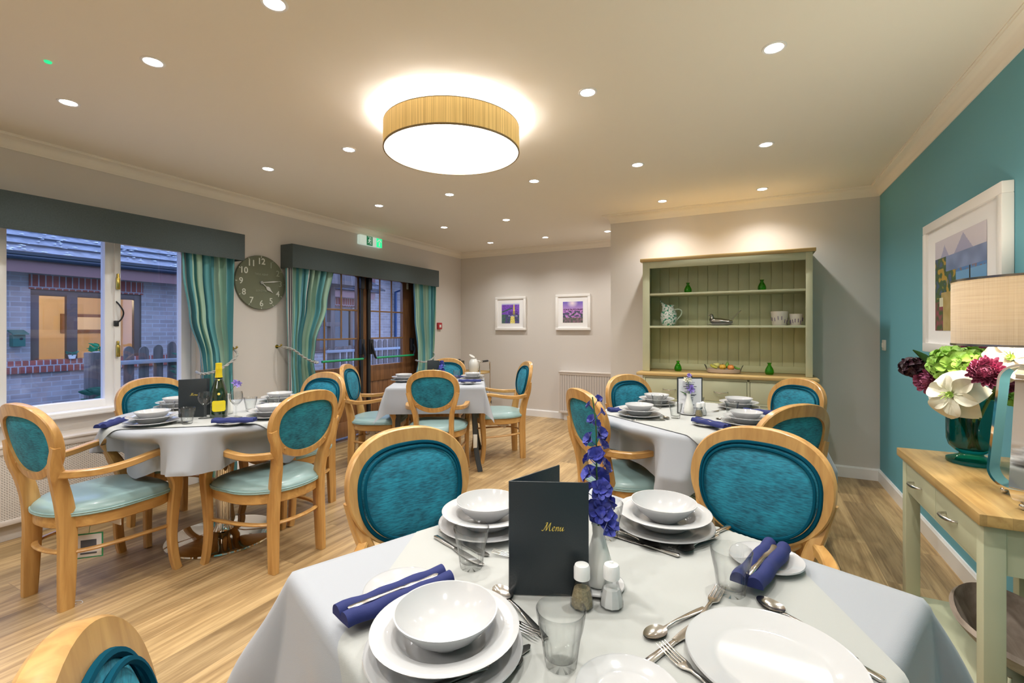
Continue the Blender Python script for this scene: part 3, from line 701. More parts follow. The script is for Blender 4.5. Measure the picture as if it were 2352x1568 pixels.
def nz(x, y, s, k=0): return noise.noise(Vector((x*s, y*s, k)))
def mixc(a, b, t): t = max(0, min(1, t)); return tuple(p+(q-p)*t for p, q in zip(a, b))
def art_bench(u, v):
    sky = (.55, .56, .82); pur = (.14, .05, .40); n = nz(u, v, 14)
    if v > .94: return sky
    c = mixc(pur, (.28, .12, .62), .5+.8*n)
    d = u-(.62+(.5-v)*.02)
    if v > .35 and abs(u-(.70-(v-.4)*.0)) < .055*(1.1-v)+.02: c = (.75, .62, .12)
    if abs((v-.60)-(u-.1)*.35) < .03 and u < .6: c = (.05, .13, .08)
    if v < .45:
        c = mixc((.05, .10, .09), (.12, .07, .30), .5+1.2*nz(u, v, 9, 3))
        if u < .22: c = mixc((.08, .20, .10), c, .4+nz(u, v, 20, 1))
    if v < .36 and abs(u-.62) < .10+.12*(.36-v): c = mixc((.70, .55, .08), (.9, .82, .3), .5+nz(u, v, 18, 4))
    for zz in (.44, .50, .57):
        if abs(v-zz) < .014 and .40 < u < .93: c = (.02, .02, .07)
    if .33 < v < .42 and .38 < u < .9 and nz(u, v, 30, 7) > .12: c = (.75, .72, .9)
    return c
def art_lavender(u, v):
    n = nz(u, v, 12, 2)
    if v > .66:
        c = mixc((.45, .28, .62), (.17, .13, .55), (v-.66)/.34)
        d = math.hypot((u-.48)*1.1, (v-.93)*1.4); return mixc((.95, .80, .85), c, min(1, d*3.2))
    if v > .60 and nz(u, v, 22, 5) > -.1: return (.10, .05, .12)
    c = mixc((.30, .12, .42), (.62, .30, .66), .5+n)
    if v < .56 and nz(u, v*1.5, 7, 9) > .02: c = mixc((.05, .10, .07), (.12, .08, .22), .5+2*n)
    if v < .25: c = mixc((.26, .15, .20), (.10, .12, .10), .5+1.6*nz(u, v, 10, 4))
    return c
def art_lake(u, v):
    if v > .80:
        c = (.62, .58, .66)
        if v < .98-abs(u-.60)*1.0 or v < .93-abs(u-.22)*1.4: c = (.36, .36, .55)
        return c
    if v > .64 and u > .25: return mixc((.14, .20, .38), (.25, .32, .55), .5+nz(u, v, 7))
    c = (.08, .22, .52)
    if .55 < v < .68 and nz(u, v, 26, 3) > .12: c = (.22, .16, .22)
    if v < .60 and u > .45: c = mixc((.10, .30, .62), (.22, .44, .70), (v-.3)*2)
    if abs(u-.72) < .010 and v < .75: c = (.02, .03, .05)
    if abs(u-.72) < .035 and .66 < v < .80: c = (.05, .05, .06)
    tree = (v < .88-.1*u and u < .30+.06*nz(u, v, 9)) or (.28 < u < .46 and .40 < v < .80)
    if tree:
        q = nz(u, v, 13, 6); c = mixc((.02, .06, .03), (.10, .16, .06), .5+q)
        if q > .22: c = (.45, .28, .04)
        elif q < -.28: c = (.06, .10, .20)
    if v < .42 and .14 < u < .55: c = mixc((.42, .30, .10), (.52, .40, .18), .5+nz(u, v, 12, 8))
    if v < .32 and u < .18: c = mixc((.30, .06, .10), (.05, .10, .03), .5+1.5*nz(u, v, 18, 2))
    if .26 < v < .36 and .10 < u < .18: c = (.7, .68, .5)
    return c
def picture(label, M, w, h, aw, ah, fn, fw, depth, ares, gl=True):
    e = empty('framed_picture', label, 'picture', (0, 0, 0))
    m = MB()
    for (x0, x1, y0, y1) in ((-w/2, w/2, h/2-fw, h/2), (-w/2, w/2, -h/2, -h/2+fw), (-w/2, -w/2+fw, -h/2+fw, h/2-fw), (w/2-fw, w/2, -h/2+fw, h/2-fw)):
        m.box(x0, x1, y0, y1, .001, depth, .003, M=M)
    m.build('picture_frame', MT['picture_white'], e)
    m = MB(); m.box(-w/2+fw*.9, w/2-fw*.9, -h/2+fw*.9, h/2-fw*.9, .002, depth-.014, M=M); m.build('mount', MT['mount'], e)
    art_plane(aw, ah, fn, ares, int(ares*ah/aw), M @ Matrix.Translation((0, 0, depth-.0125)), e)
    if gl: 
        m = MB(); m.box(-w/2+fw*.8, w/2-fw*.8, -h/2+fw*.8, h/2-fw*.8, depth-.0095, depth-.008, M=M); m.build('picture_glass', MT['pane'], e)
FB = lambda x, z: frame_m((x, YB, z), (1, 0, 0), (0, 0, 1))
picture('white framed print of a yellow path through purple lavender, left of the two', FB(-3.144, 1.480), .50, .49, .29, .29, art_bench, .035, .035, 70, gl=False)
picture('white framed print of a pink sunset lavender field, right of the two', FB(-2.179, 1.484), .50, .495, .29, .29, art_lavender, .035, .035, 70, gl=False)
picture('large white framed lakeside promenade print on the teal wall', frame_m((XR, 3.09, 1.487), (0, -1, 0), (0, 0, 1)), .98, .735, .64, .49, art_lake, .050, .040, 120, gl=False)
m = MB(); m.box(XR-.012, XR, 4.60, 4.685, 1.08, 1.165, .004).box(XR-.02, XR-.01, 4.63, 4.655, 1.105, 1.14, .003)
tag(m.build('light_switch', MT['plastic']), 'white light switch on the teal wall near the corner', 'switch')

# ------------------------------------------------------------------ ceiling lights
def downlight_proto():
    e = bpy.data.objects.new('downlight', None); COL.objects.link(e)
    m = MB(); m.lathe([(.033, .0), (.036, -.004), (.044, -.005), (.047, -.001), (.047, .0)], 28); m.build('trim_ring', MT['white'], e)
    m = MB(); m.lathe([(0, -.0022), (.0335, -.0022), (.0335, 0), (0, 0)], 24); m.build('lens', emit('downlight_lens', (1, .97, .93), 22), e)
    l = bpy.data.lights.new('downlight_beam', 'SPOT'); l.energy = SPOT_W; l.color = SPOT_C; l.spot_size = math.radians(132); l.spot_blend = 1.0; l.shadow_soft_size = .03
    lo = bpy.data.objects.new('downlight_beam', l); COL.objects.link(lo); lo.parent = e; lo.location = (0, 0, -.012)
    return e
XS = [-3.15, -2.34, -1.53, -.72, .088]; YS = [-1.15, -.02, 1.11, 2.235, 3.382, 4.445, 5.522]  # unseen rows overhead and behind carry the grid on, added for light
cn = ['beside the window wall', 'second from the window wall', 'midway across', 'second from the teal wall side', 'closest to the teal wall']
rn = ['unseen row well behind the viewer', 'unseen row just overhead', 'nearest visible row', 'row level with the big drum lamp', 'third visible row', 'row before the dresser', 'farthest row']
for j, y in enumerate(YS):
    for i, x in enumerate(XS):
        if (j == 3 and i == 2) or (j == 5 and i == 2) or (j == 6 and i > 2): continue
        place('downlight', downlight_proto, 'round recessed spotlight, %s, %s' % (rn[j], cn[i]), 'ceiling light', (x, y, ZC), 0, 'recessed ceiling spotlights')
m = MB(); m.lathe([(0, -.006), (.012, -.006), (.014, 0), (0, 0)], 12, c=(-2.75, .9, ZC)); m.box(-2.752, -2.748, .898, .902, ZC-.008, ZC-.005)
tag(m.build('ceiling_sensor', pm('green_indicator', (.02, .25, .12), .4, emis=(.02, .8, .3), es=.6)), 'tiny green indicator light on the ceiling above the window side', 'sensor')

def drum_lamp(cx, cy_, label):
    m_, nt, N, L, P = newmat('golden_straw_silk_shade'); MT['straw'] = m_
    tc = N.new('ShaderNodeTexCoord'); sp = N.new('ShaderNodeSeparateXYZ'); at = N.new('ShaderNodeMath'); at.operation = 'ARCTAN2'
    L.new(tc.outputs['Object'], sp.inputs[0]); L.new(sp.outputs[1], at.inputs[0]); L.new(sp.outputs[0], at.inputs[1])
    cb = N.new('ShaderNodeCombineXYZ'); mu = N.new('ShaderNodeMath'); mu.operation = 'MULTIPLY'; mu.inputs[1].default_value = 45; L.new(at.outputs[0], mu.inputs[0]); L.new(mu.outputs[0], cb.inputs[0]); L.new(sp.outputs[2], cb.inputs[1])
    n = N.new('ShaderNodeTexNoise'); n.inputs['Scale'].default_value = 1; n.inputs['Detail'].default_value = 5; L.new(cb.outputs[0], n.inputs['Vector'])
    r = N.new('ShaderNodeValToRGB'); r.color_ramp.elements[0].position = .3; r.color_ramp.elements[1].position = .6; r.color_ramp.elements[0].color = (.42, .25, .07, 1); r.color_ramp.elements[1].color = (.68, .46, .16, 1)
    L.new(n.outputs['Fac'], r.inputs[0]); L.new(r.outputs[0], P.inputs['Base Color']); P.inputs['Roughness'].default_value = .6
    L.new(r.outputs[0], P.inputs['Emission Color']); P.inputs['Emission Strength'].default_value = .35
    R = .375; zb, zt = 2.237-ZC, 2.372-ZC
    e = empty('drum_ceiling_lamp', label, 'ceiling lamp', (cx, cy_, ZC))
    m = MB(); m.lathe([(R, zb), (R, zt), (R-.004, zt), (R-.004, zb), (R, zb)], 96); m.build('lamp_shade', m_, e)
    m = MB(); m.lathe([(R+.001, zb-.002), (R+.001, zb+.006), (R-.006, zb+.006), (R-.006, zb-.002), (R+.001, zb-.002)], 96).lathe([(R+.0008, zt-.003), (R+.0008, zt+.001), (R-.005, zt+.001), (R-.005, zt-.003), (R+.0008, zt-.003)], 96)
    m.build('shade_rim', pm('brown_shade_rim', (.22, .15, .06), .5), e)
    m = MB(); m.lathe([(0, zb+.001), (R-.006, zb+.001), (R-.006, zb+.004), (0, zb+.004)], 64); m.build('diffuser', emit('white_lamp_diffuser', (1.0, .98, .97), DRUM_E), e)
    m = MB(); m.lathe([(0, 0), (.09, 0), (.09, -.02), (0, -.02)], 24).tube([(0, 0, -.02), (0, 0, zt-.03)], .01, 8)
    for k in range(3):
        a = k*2*PI/3+.4; m.tube([(0, 0, zt-.02), ((R-.004)*math.cos(a), (R-.004)*math.sin(a), zt-.02)], .004, 6)
    m.build('ceiling_mount', MT['white'], e)
    for k in range(8):
        a = 2*PI*k/8
        l = bpy.data.lights.new('lamp_bulb', 'POINT'); l.energy = 4.0; l.color = (.96, .97, 1); l.shadow_soft_size = .02
        lo = bpy.data.objects.new('lamp_bulb', l); COL.objects.link(lo); lo.parent = e; lo.location = (.30*math.cos(a), .30*math.sin(a), zb+.07)
drum_lamp(-1.488, 2.178, 'large round drum ceiling lamp with golden straw shade and white diffuser')
drum_lamp(-1.488, -1.25, 'unseen drum ceiling lamp added behind the viewer for softer light')  # added lamp out of view, evens out the room light

# ------------------------------------------------------------------ chair
def ring_pts(w, zc, zu, zl, n, pu=2.35, pl=2.0):
    out = []
    for i in range(n):
        t = 2*PI*i/n; c, s = math.cos(t), math.sin(t)
        p = pu if s > 0 else pl
        y = w*math.copysign(abs(c)**(2/p), c); z = zc+(zu if s > 0 else zl)*math.copysign(abs(s)**(2/p), s)
        out.append((y, z))
    return out
def back_x(y, z): return -.012-.095*(z-.47)/.465+.5*y*y
def seat_pts(hw, x0, x1, n=48, front=.012):
    cx = .20; out = []
    for i in range(n):
        a = 2*PI*i/n; c, s = math.cos(a), math.sin(a)
        if c < 0: x = cx+(cx-x0)*c; y = hw*math.copysign(abs(s)**.9, s)
        else: x = cx+(x1-cx)*abs(c)**(2/5.5); y = hw*math.copysign(abs(s)**(2/3.2), s)*(1+.0*c)
        out.append((x, y))
    return out
def chair_proto():
    e = bpy.data.objects.new('dining_armchair', None); COL.objects.link(e)
    # seat frame and cushion
    def slab(prof, hw0, x00, x10, mt, name, parent=e, ang=40):
        vs = []; fs = []; k = 48
        for (ins, z) in prof:
            for (x, y) in seat_pts(hw0-ins, x00+ins, x10-ins): vs.append((x, y, z))
        for r in range(len(prof)-1):
            for j in range(k): fs.append((r*k+j, r*k+(j+1) % k, (r+1)*k+(j+1) % k, (r+1)*k+j))
        fs.append(tuple(range(k))[::-1]); fs.append(tuple((len(prof)-1)*k+j for j in range(k)))
        m = MB(); m.add(vs, fs); return m.build(name, mt, parent, ang=ang)
    slab([(.006, .352), (0, .357), (0, .404), (.006, .408)], .238, -.028, .440, MT['beech_h'], 'seat_frame')
    st = slab([(.004, .408), (-.003, .414), (-.004, .424), (.004, .437), (.022, .451), (.055, .461), (.11, .467), (.17, .469)], .240, -.032, .446, MT['vinyl'], 'seat', ang=70)
    P = [(x, y, .412) for x, y in seat_pts(.244, -.036, .450)]
    m = MB(); m.tube(P, .0052, 6, closed=True); P = [(x, y, .421) for x, y in seat_pts(.246, -.038, .452)]; m.tube(P, .004, 6, closed=True); m.build('seat_piping', MT['vinyl_pipe'], st)
    # back ring
    n = 72; O = ring_pts(.215, .762, .164, .189, n); I = ring_pts(.174, .757, .112, .146, n, 2.7, 2.1); 
    vs = []; fs = []
    for i in range(n):
        oy, oz = O[i]; iy, iz = I[i]
        for (y, z, dx) in ((oy, oz, -.012), (oy*.985, oz-.003*math.copysign(1, oz-.762), -.017), (iy, iz, -.017), (iy*.99, iz, -.012), (iy*.99, iz, .010), (iy, iz, .015), (oy*.985, oz-.003*math.copysign(1, oz-.762), .017), (oy, oz, .012)):
            vs.append((back_x(y, z)+dx, y, z))
    for i in range(n):
        for j in range(8): fs.append((i*8+j, i*8+(j+1) % 8, ((i+1) % n)*8+(j+1) % 8, ((i+1) % n)*8+j))
    m = MB(); m.add(vs, fs); m.build('backrest_frame', MT['beech'], e, ang=32)
    # padded panel: front dome and flat rear
    def dome(w, zc, zu, zl, x0, h, name, mt, sign, parent=e):
        rings = 7; vs = []; fs = []; k = 60; base = ring_pts(1, 0, 1, 1, k, 2.6, 2.2)
        for r in range(rings+1):
            q = 1-r/rings; lift = h*(1-q**4)
            for (y, z) in base:
                yy = w*y*q; zz = zc+(zu if z > 0 else zl)*z*q
                vs.append((back_x(yy, zz)+sign*(x0+lift), yy, zz))
        for r in range(rings):
            for j in range(k): fs.append((r*k+j, r*k+(j+1) % k, (r+1)*k+(j+1) % k, (r+1)*k+j))
        m = MB(); m.add(vs, fs); return m.build(name, mt, parent, ang=70)
    pad = dome(.176, .750, .124, .160, .013, .026, 'back_cushion', MT['chenille'], 1)
    m = MB()
    for w, zu, zl, x, r in ((.179, .127, .163, .017, .0062), (.166, .115, .150, .030, .0050)):
        m.tube([(back_x(w*y, .750+(zu if z > 0 else zl)*z)+x, w*y, .750+(zu if z > 0 else zl)*z) for y, z in ring_pts(1, 0, 1, 1, 60, 2.6, 2.2)], r, 6, closed=True)
    m.build('cushion_piping', MT['chen_pipe'], pad)
    dome(.176, .757, .114, .148, .006, .003, 'rear_panel', MT['chenille'], -1)
    for s in (-1, 1):
        # rear leg running up into the ring
        path = catmull([(.0, s*.152, 0), (.004, s*.150, .15), (.008, s*.146, .32), (.0, s*.143, .45), (-.022, s*.150, .56), (-.050, s*.178, .66), (-.058, s*.200, .74)], 5)
        sc_ = [(.017+.003*math.sin(PI*i/(len(path)-1)), .026+.006*math.sin(PI*min(1, i/(len(path)-1)*1.3))) for i in range(len(path))]
        sc_ = [(a, b if i < len(path)-8 else max(.014, b-.0022*(i-(len(path)-8)))) for i, (a, b) in enumerate(sc_)]
        m = MB(); m.sweep(path, RSEC, [(a, b) for a, b in sc_], up=(1, 0, 0)); m.build('rear_leg', MT['beech'], e)
        # front leg with arm support
        path = catmull([(.425, s*.238, 0), (.412, s*.234, .06), (.402, s*.230, .18), (.410, s*.230, .32), (.420, s*.232, .42), (.415, s*.236, .47), (.385, s*.244, .54), (.362, s*.250, .59), (.352, s*.252, .622)], 5)
        N_ = len(path); sz = [interp([(0, .019), (.2, .020), (.5, .026), (.7, .028), (.85, .021), (1, .020)], i/(N_-1)) for i in range(N_)]
        m = MB(); m.sweep(path, RSEC, [(q*.85, q) for q in sz], up=(1, 0, 0)); m.build('front_leg', MT['beech'], e)
        # arm
        path = catmull([(-.035, s*.165, .612), (.02, s*.205, .606), (.10, s*.238, .603), (.20, s*.252, .613), (.30, s*.256, .632), (.37, s*.258, .640), (.405, s*.266, .634)], 5)
        N_ = len(path); m = MB(); m.sweep(path, RSEC, [(interp([(0, .015), (.4, .019), (.8, .024), (1, .020)], i/(N_-1)), interp([(0, .017), (.9, .014), (1, .010)], i/(N_-1))) for i in range(N_)]); m.build('armrest', MT['beech_h'], e)
        m = MB(); m.sphere((back_x(s*.135, .625)-.020, s*.128, .640), (.005, .007, .007), 6); m.build('plug_button', MT['beech'], e)
    P = [(.405, -.215, .232), (.30, -.213, .236), (.18, -.205, .240), (.08, -.180, .243), (.02, -.140, .245), (-.008, -.075, .246), (-.016, 0, .246)]
    P = P+[(x, -y, z) for x, y, z in P[-2::-1]]
    m = MB(); m.sweep(catmull(P, 4), [(.014*math.cos(a*PI/4), .009*math.sin(a*PI/4)) for a in range(8)]); m.build('stretcher', MT['beech_h'], e)
    return e
G = 'honey wood armchairs with teal oval backs'
CH = [
 ('honey wood armchair with teal oval back at the back left of the nearest table', -.925, 1.174, -21.8, 0),
 ('honey wood armchair with teal oval back at the back right of the nearest table', .002, 1.648, 250, 0),
 ('honey wood armchair cut off by the bottom left edge, at the nearest table', -.553, .282, 60, 0),
 ('honey wood armchair mostly out of view at the bottom right, under the nearest tablecloth', .425, .665, 157, 0),
 ('armchair seen from behind at far left, nearest chair of the window-side round table', -2.872, .937, 94.9, 2),
 ('armchair seen from behind on the right of the window-side round table', -2.180, 1.725, 182, 0),
 ('armchair with its back to the window, at the window-side round table', -3.495, 1.690, -2.2, 0),
 ('armchair on the door side of the window-side round table, partly hidden by another chair', -2.855, 2.418, 272, 0),
 ('armchair turned away at the left front of the round table by the dresser', -.765, 2.510, 46, 0),
 ('armchair at the left rear of the dresser-side table, before the radiator cover', -.720, 3.305, -32, 0),
 ('armchair at the right rear of the round table, in front of the dresser drawers', .224, 3.525, 222, 0),
 ('armchair seen from behind at the right front of the round table by the dresser', .122, 2.445, 136, 0),
 ('armchair seen straight from behind at the square table by the patio doors', -2.306, 3.112, 117, 0),
 ('armchair on the left of the far square table, right before the patio doors', -3.26, 3.205, 27.5, 1),
 ('armchair behind the far square table, beside the serving trolley', -2.985, 4.24, -69.9, 0),
 ('armchair in side view on the right of the far square table', -2.07, 4.198, 222, 1)]
chairs = []
for (lab, x, y, r, tg) in CH:
    c = place('chair', chair_proto, lab, 'chair', (x, y, 0), math.radians(r), G); chairs.append((c, tg))
for c, tg in chairs:
    if tg == 1:
        m = MB(); rr = random.Random(3)
        for k in range(7): m.box(.10+k*.028, .124+k*.028, -.02+rr.uniform(-.01, .01), -.017+rr.uniform(0, .01), .285+rr.uniform(-.02, .03), .355)
        m.build('care_label', MT['paper'], c)
    if tg == 2:
        m = MB(); m.box(.18, .184, -.21, -.05, .315, .354); m.build('care_label', MT['paper'], c)
        F = frame_m((.10, -.12, .235), (.65, -.75, 0), (0, 0, 1)); m = MB(); m.box(-.055, .055, -.055, .06, 0, .002, .0, M=F).tube([F @ Vector((0, .06, 0)), (.12, -.10, .355)], .001, 4); t = m.build('hanging_tag', MT['ink_g'], c)
        m = MB(); m.box(-.049, .049, -.049, .054, -.001, .003, M=F); m.build('tag_card', MT['paper'], t)
        m = MB(); m.box(-.03, .03, -.015, .03, -.0015, .0035, M=F).box(-.03, .03, -.035, -.03, -.0015, .0035, M=F); m.build('tag_print', MT['ink'], t)

m = MB(); m.tube([(-2.739+.022*math.cos(a)*(1+.3*math.sin(2*a)), 1.0+.012*math.sin(a), .0015) for a in [k*PI/10 for k in range(18)]], .0012, 5)
tag(m.build('thread_loop', MT['paper']), 'tiny loop of white thread on the wooden floor', 'thread')

# ------------------------------------------------------------------ tables and cloths
ZT = .748
def hang(s, ra=.014, fl=.05):
    q = ra*PI/2
    if s < q: a = s/ra; return ra*math.sin(a), ra*(1-math.cos(a))
    return ra+(s-q)*fl, ra+(s-q)*math.sqrt(max(0, 1-fl*fl))
def cloth_square(name, label, cx, cy_, rot, h, S, z, mt, crot=0, n=84, cflare=.42, seed=0, group=None):
    """flat on a square top of half width h; the overhang hangs from the edges; crot turns the cloth on the table"""
    m = MB(); c, s_ = math.cos(crot), math.sin(crot)
    def fn(u, v):
        a = (u*2-1)*S; b = (v*2-1)*S; x = a*c-b*s_; y = a*s_+b*c
        bx = max(-h, min(h, x)); by = max(-h, min(h, y)); dx, dy = x-bx, y-by; s = math.hypot(dx, dy)
        if s < 1e-6: return (x, y, z+.0006*noise.noise(Vector((x*9, y*9, seed))))
        nx, ny = dx/s, dy/s
        corner = 4*nx*nx*ny*ny if abs(dx) > 1e-6 and abs(dy) > 1e-6 else 0
        wave = .5+.5*math.sin((x+y*1.7)*11+seed)
        o, d = hang(s, fl=min(.7, .06+.05*wave+cflare*corner))
        return (bx+nx*o, by+ny*o, z-d)
    m.grid(fn, n, n); o = m.build(name, mt, None, (cx, cy_, 0), rot, ang=60)
    return tag(o, label, 'tablecloth', group)
def cloth_round(label, cx, cy_, R, z, mt, L, folds, seed, lim=None):
    m = MB(); rnd = random.Random(seed)
    K = [(rnd.uniform(0, 2*PI), k, rnd.uniform(.6, 1)) for k in folds]
    def fold(a): return sum(w*math.sin(k*a+p) for p, k, w in K)/sum(w for _, _, w in K)
    nr = 34; na = 180; vs = [(0, 0, z)]; fs = []
    rad = [R*(i/8) for i in range(1, 9)]+[-1]*(nr-8)
    for i in range(nr):
        for j in range(na):
            a = 2*PI*j/na
            if i < 8: r = R*(i+1)/8; vs.append((r*math.cos(a), r*math.sin(a), z)); continue
            s = L(a)*((i-7)/(nr-8)); f = fold(a); f = smoothstep(.5+1.0*f)
            o, d = hang(s, .016, fl=.03); amp = (s/.22)**1.15
            o += amp*(.095*f-.015)
            r = R+o; aa = a+amp*.05*math.sin(2*f*PI)/3
            if lim: r = r+(min(r, lim(a)+.012*f)-r)*smoothstep((s-.035)/.07)
            vs.append((r*math.cos(aa), r*math.sin(aa), z-d*(1-.06*f)))
    for j in range(na): fs.append((0, 1+j, 1+(j+1) % na))
    for i in range(nr-1):
        for j in range(na): a = 1+i*na+j; b = 1+i*na+(j+1) % na; fs.append((a, a+na, b+na, b))
    m.add(vs, fs); return tag(m.build('tablecloth', mt, None, (cx, cy_, 0), ang=75), label, 'tablecloth', 'white tablecloths')
def gap_cloth(cx, cy_, chairs_, R, rmin=.46):
    """how far in the hanging cloth is pressed by the chair arms at an angle: returns the radius limit"""
    S = []
    for (x, y) in chairs_:
        d = math.hypot(x-cx, y-cy_); S.append((math.atan2(y-cy_, x-cx), max(rmin, math.hypot(max(.05, d-.43), .285)-.01), math.radians(25)))
    def lim(a):
        best = 9
        for (c, r, h) in S:
            da = abs((a-c+PI) % (2*PI)-PI); t = smoothstep((da-h)/math.radians(13)); best = min(best, r+(R+.085-r)*t)
        return best
    return lim
def overlay_round(label, cx, cy_, rot, R, S, z, mt):
    m = MB()
    def fn(u, v):
        x = (u*2-1)*S; y = (v*2-1)*S; r = math.hypot(x, y)
        if r <= R: return (x, y, z)
        o, d = hang(r-R, .018, fl=.12); q = (R+o+.010*min(1, (r-R)*20))/r; return (x*q, y*q, z-d)
    m.grid(fn, 64, 64); return tag(m.build('overlay_cloth', mt, None, (cx, cy_, 0), rot, ang=70), label, 'tablecloth')
def table_top(e, kind, h):
    m = MB()
    if kind == 'round': m.lathe([(0, ZT-.03), (h-.004, ZT-.03), (h, ZT-.026), (h, ZT-.004), (h-.004, ZT-.001), (0, ZT-.001)], 64)
    else: m.box(-h, h, -h, h, ZT-.03, ZT-.001, .004)
    m.build('tabletop', MT['oak'], e)
def pedestal(e):
    m = MB(); m.lathe([(.040, .02), (.040, ZT-.03)], 32).lathe([(.0, ZT-.034), (.14, ZT-.034), (.14, ZT-.03)], 24); m.build('column', MT['chrome'], e)
    m = MB(); m.lathe([(0, 0), (.292, 0), (.295, .004), (.293, .012), (.27, .017), (.12, .030), (.055, .045), (.042, .07), (.040, .10)], 64); m.build('pedestal_base', MT['chrome'], e)
T1 = (-.2785, .889, math.radians(-22.4)); T2 = (-2.842, 1.722, 0); T3 = (-.245, 2.875, 0); T4 = (-2.64, 3.652, math.radians(31.2))
e = empty('dining_table', 'nearest square dining table under white linen', 'table', (T1[0], T1[1], 0), T1[2]); table_top(e, 'sq', .425); pedestal(e)
e = empty('dining_table', 'round dining table by the window on a chrome disc base', 'table', (T2[0], T2[1], 0)); table_top(e, 'round', .54); pedestal(e)
e = empty('dining_table', 'round dining table standing before the dresser', 'table', (T3[0], T3[1], 0)); table_top(e, 'round', .54); pedestal(e)
e = empty('dining_table', 'far square dining table near the patio doors', 'table', (T4[0], T4[1], 0), T4[2]); table_top(e, 'sq', .41)
for sx in (-1, 1):
    for sy in (-1, 1):
        path = catmull([(sx*.34, sy*.34, ZT-.03), (sx*.335, sy*.335, .45), (sx*.35, sy*.35, .18), (sx*.385, sy*.385, .0)], 5)
        m = MB(); m.sweep(path, RSEC, [(.014, .022)]*len(path), up=(1, 0, 0)); m.build('leg', pm('dark_steel_leg', (.06, .07, .08), .35, metal=.5) if (sx, sy) == (-1, -1) else bpy.data.materials['dark_steel_leg'], e)
        m = MB(); m.box(sx*.34-.018, sx*.34+.018, sy*.34-.022, sy*.34+.022, .20, .32, .004); m.build('leg_bracket', MT['plastic'], e)
G2 = 'white tablecloths'
cloth_square('tablecloth', 'white tablecloth hanging over the nearest square table', T1[0], T1[1], T1[2], .43, .70, ZT+.001, MT['linen'], group=G2)
cloth_square('overlay_cloth', 'ivory overlay cloth set cornerwise on the nearest table', T1[0]+.012, T1[1], T1[2], .437, .425, ZT+.0040, MT['ivory'], crot=PI/4-.03, cflare=.05)
cloth_round('white tablecloth with deep folds on the window-side round table', T2[0], T2[1], .545, ZT+.001, MT['linen'], lambda a: .235+.035*math.sin(4*a+1.0)+.02*math.sin(7*a), (5, 9, 14), 4, gap_cloth(T2[0], T2[1], [(-2.864, .935), (-2.182, 1.722), (-3.482, 1.69), (-2.844, 2.415)], .54))
overlay_round('small ivory overlay cloth on the window-side round table', T2[0], T2[1], math.radians(264.6-45), .547, .455, ZT+.005, MT['ivory'])
cloth_round('white tablecloth with deep folds on the round table by the dresser', T3[0], T3[1], .54, ZT+.001, MT['linen'], lambda a: .25+.03*math.sin(4*a+2.2)+.015*math.sin(7*a+1), (5, 9, 14), 12, gap_cloth(T3[0], T3[1], [(-.748, 2.457), (-.704, 3.25), (.216, 3.46), (.118, 2.362)], .54))
overlay_round('small ivory overlay cloth on the round table by the dresser', T3[0], T3[1], math.radians(8.6+45), .547, .455, ZT+.005, MT['ivory'])
cloth_square('tablecloth', 'white tablecloth with pointed corners on the far square table', T4[0], T4[1], T4[2], .415, .65, ZT+.001, MT['linen'], seed=3, cflare=.30, group=G2)
ZS = ZT+.0055  # surface the tableware stands on

# ------------------------------------------------------------------ tableware
def one(name, build):
    def f():
        o = build(); o.name = name; return o
    return f
def plate_prof(R, well, h):
    return [(0, .002), (well*.80, .002), (well*.82, 0), (well*.90, 0), (well*.92, .003), (well*1.06, h*.45), (R*.98, h*.90), (R, h), (R-.001, h+.0025), (R*.97, h+.001), (well*1.10, h*.45+.005), (well, .0065), (well*.9, .0048), (0, .0048)]
def mk_dinner():
    m = MB(); m.lathe(plate_prof(.120, .078, .017), 64); return m.build('dinner_plate', MT['china'], ang=50)
def mk_soup():
    m = MB(); m.lathe([(0, .002), (.052, .002), (.054, 0), (.060, 0), (.066, .006), (.074, .019), (.080, .024), (.111, .031), (.113, .0335), (.110, .0345), (.080, .0285), (.072, .022), (.062, .009), (.052, .006), (0, .006)], 64)
    return m.build('soup_plate', MT['china'], ang=50)
def mk_bowl():
    m = MB(); m.lathe([(0, .002), (.030, .002), (.031, 0), (.036, 0), (.040, .004), (.060, .019), (.074, .036), (.0785, .042), (.079, .0445), (.0765, .0445), (.070, .036), (.056, .021), (.036, .008), (.024, .006), (0, .006)], 64)
    return m.build('cereal_bowl', MT['china'], ang=50)
def mk_side():
    m = MB(); m.lathe(plate_prof(.072, .046, .011), 48); return m.build('side_plate', MT['china'], ang=50)
def mk_big():
    m = MB(); m.lathe(plate_prof(.121, .081, .014), 80); return m.build('dinner_plate', MT['china'], ang=50)
def stack(x, y, where, n=3, dz=0, dx=0):
    z = ZS+dz
    place('dinner', mk_dinner, 'bottom dinner plate '+where, 'plate', (x, y, z), 0, 'stacked dinner plates')
    place('soup', mk_soup, 'rimmed soup plate '+where, 'plate', (x+dx, y+.003, z+.012), 0, 'stacked soup plates')
    place('bowl', mk_bowl, 'small white bowl '+where, 'bowl', (x+dx, y+.004, z+.0245), 0, 'bowls on the plate stacks')
def mk_tumbler():
    m = MB(); H = .084; fl = lambda a, j, z: 1-(.10*abs(math.cos(4.5*a))**3 if (j in (2, 3, 4, 5) and z < .05) else 0)
    m.lathe([(0, .0), (.022, .0), (.0245, .003), (.0262, .015), (.0285, .032), (.0305, .045), (.0325, .054), (.0345, .065), (.0372, H-.001), (.0366, H), (.0352, H-.001), (.0325, .065), (.030, .050), (.0265, .030), (.0235, .014), (.018, .0115), (0, .011)], 72, mod=fl)
    return m.build('water_tumbler', MT['glass'], ang=55)
def tumbler(x, y, label, s=1.0):
    o = place('tumbler', mk_tumbler, label, 'glass', (x, y, ZS), (x*7) % 1, 'fluted clear tumblers'); o.scale = (s, s, s)
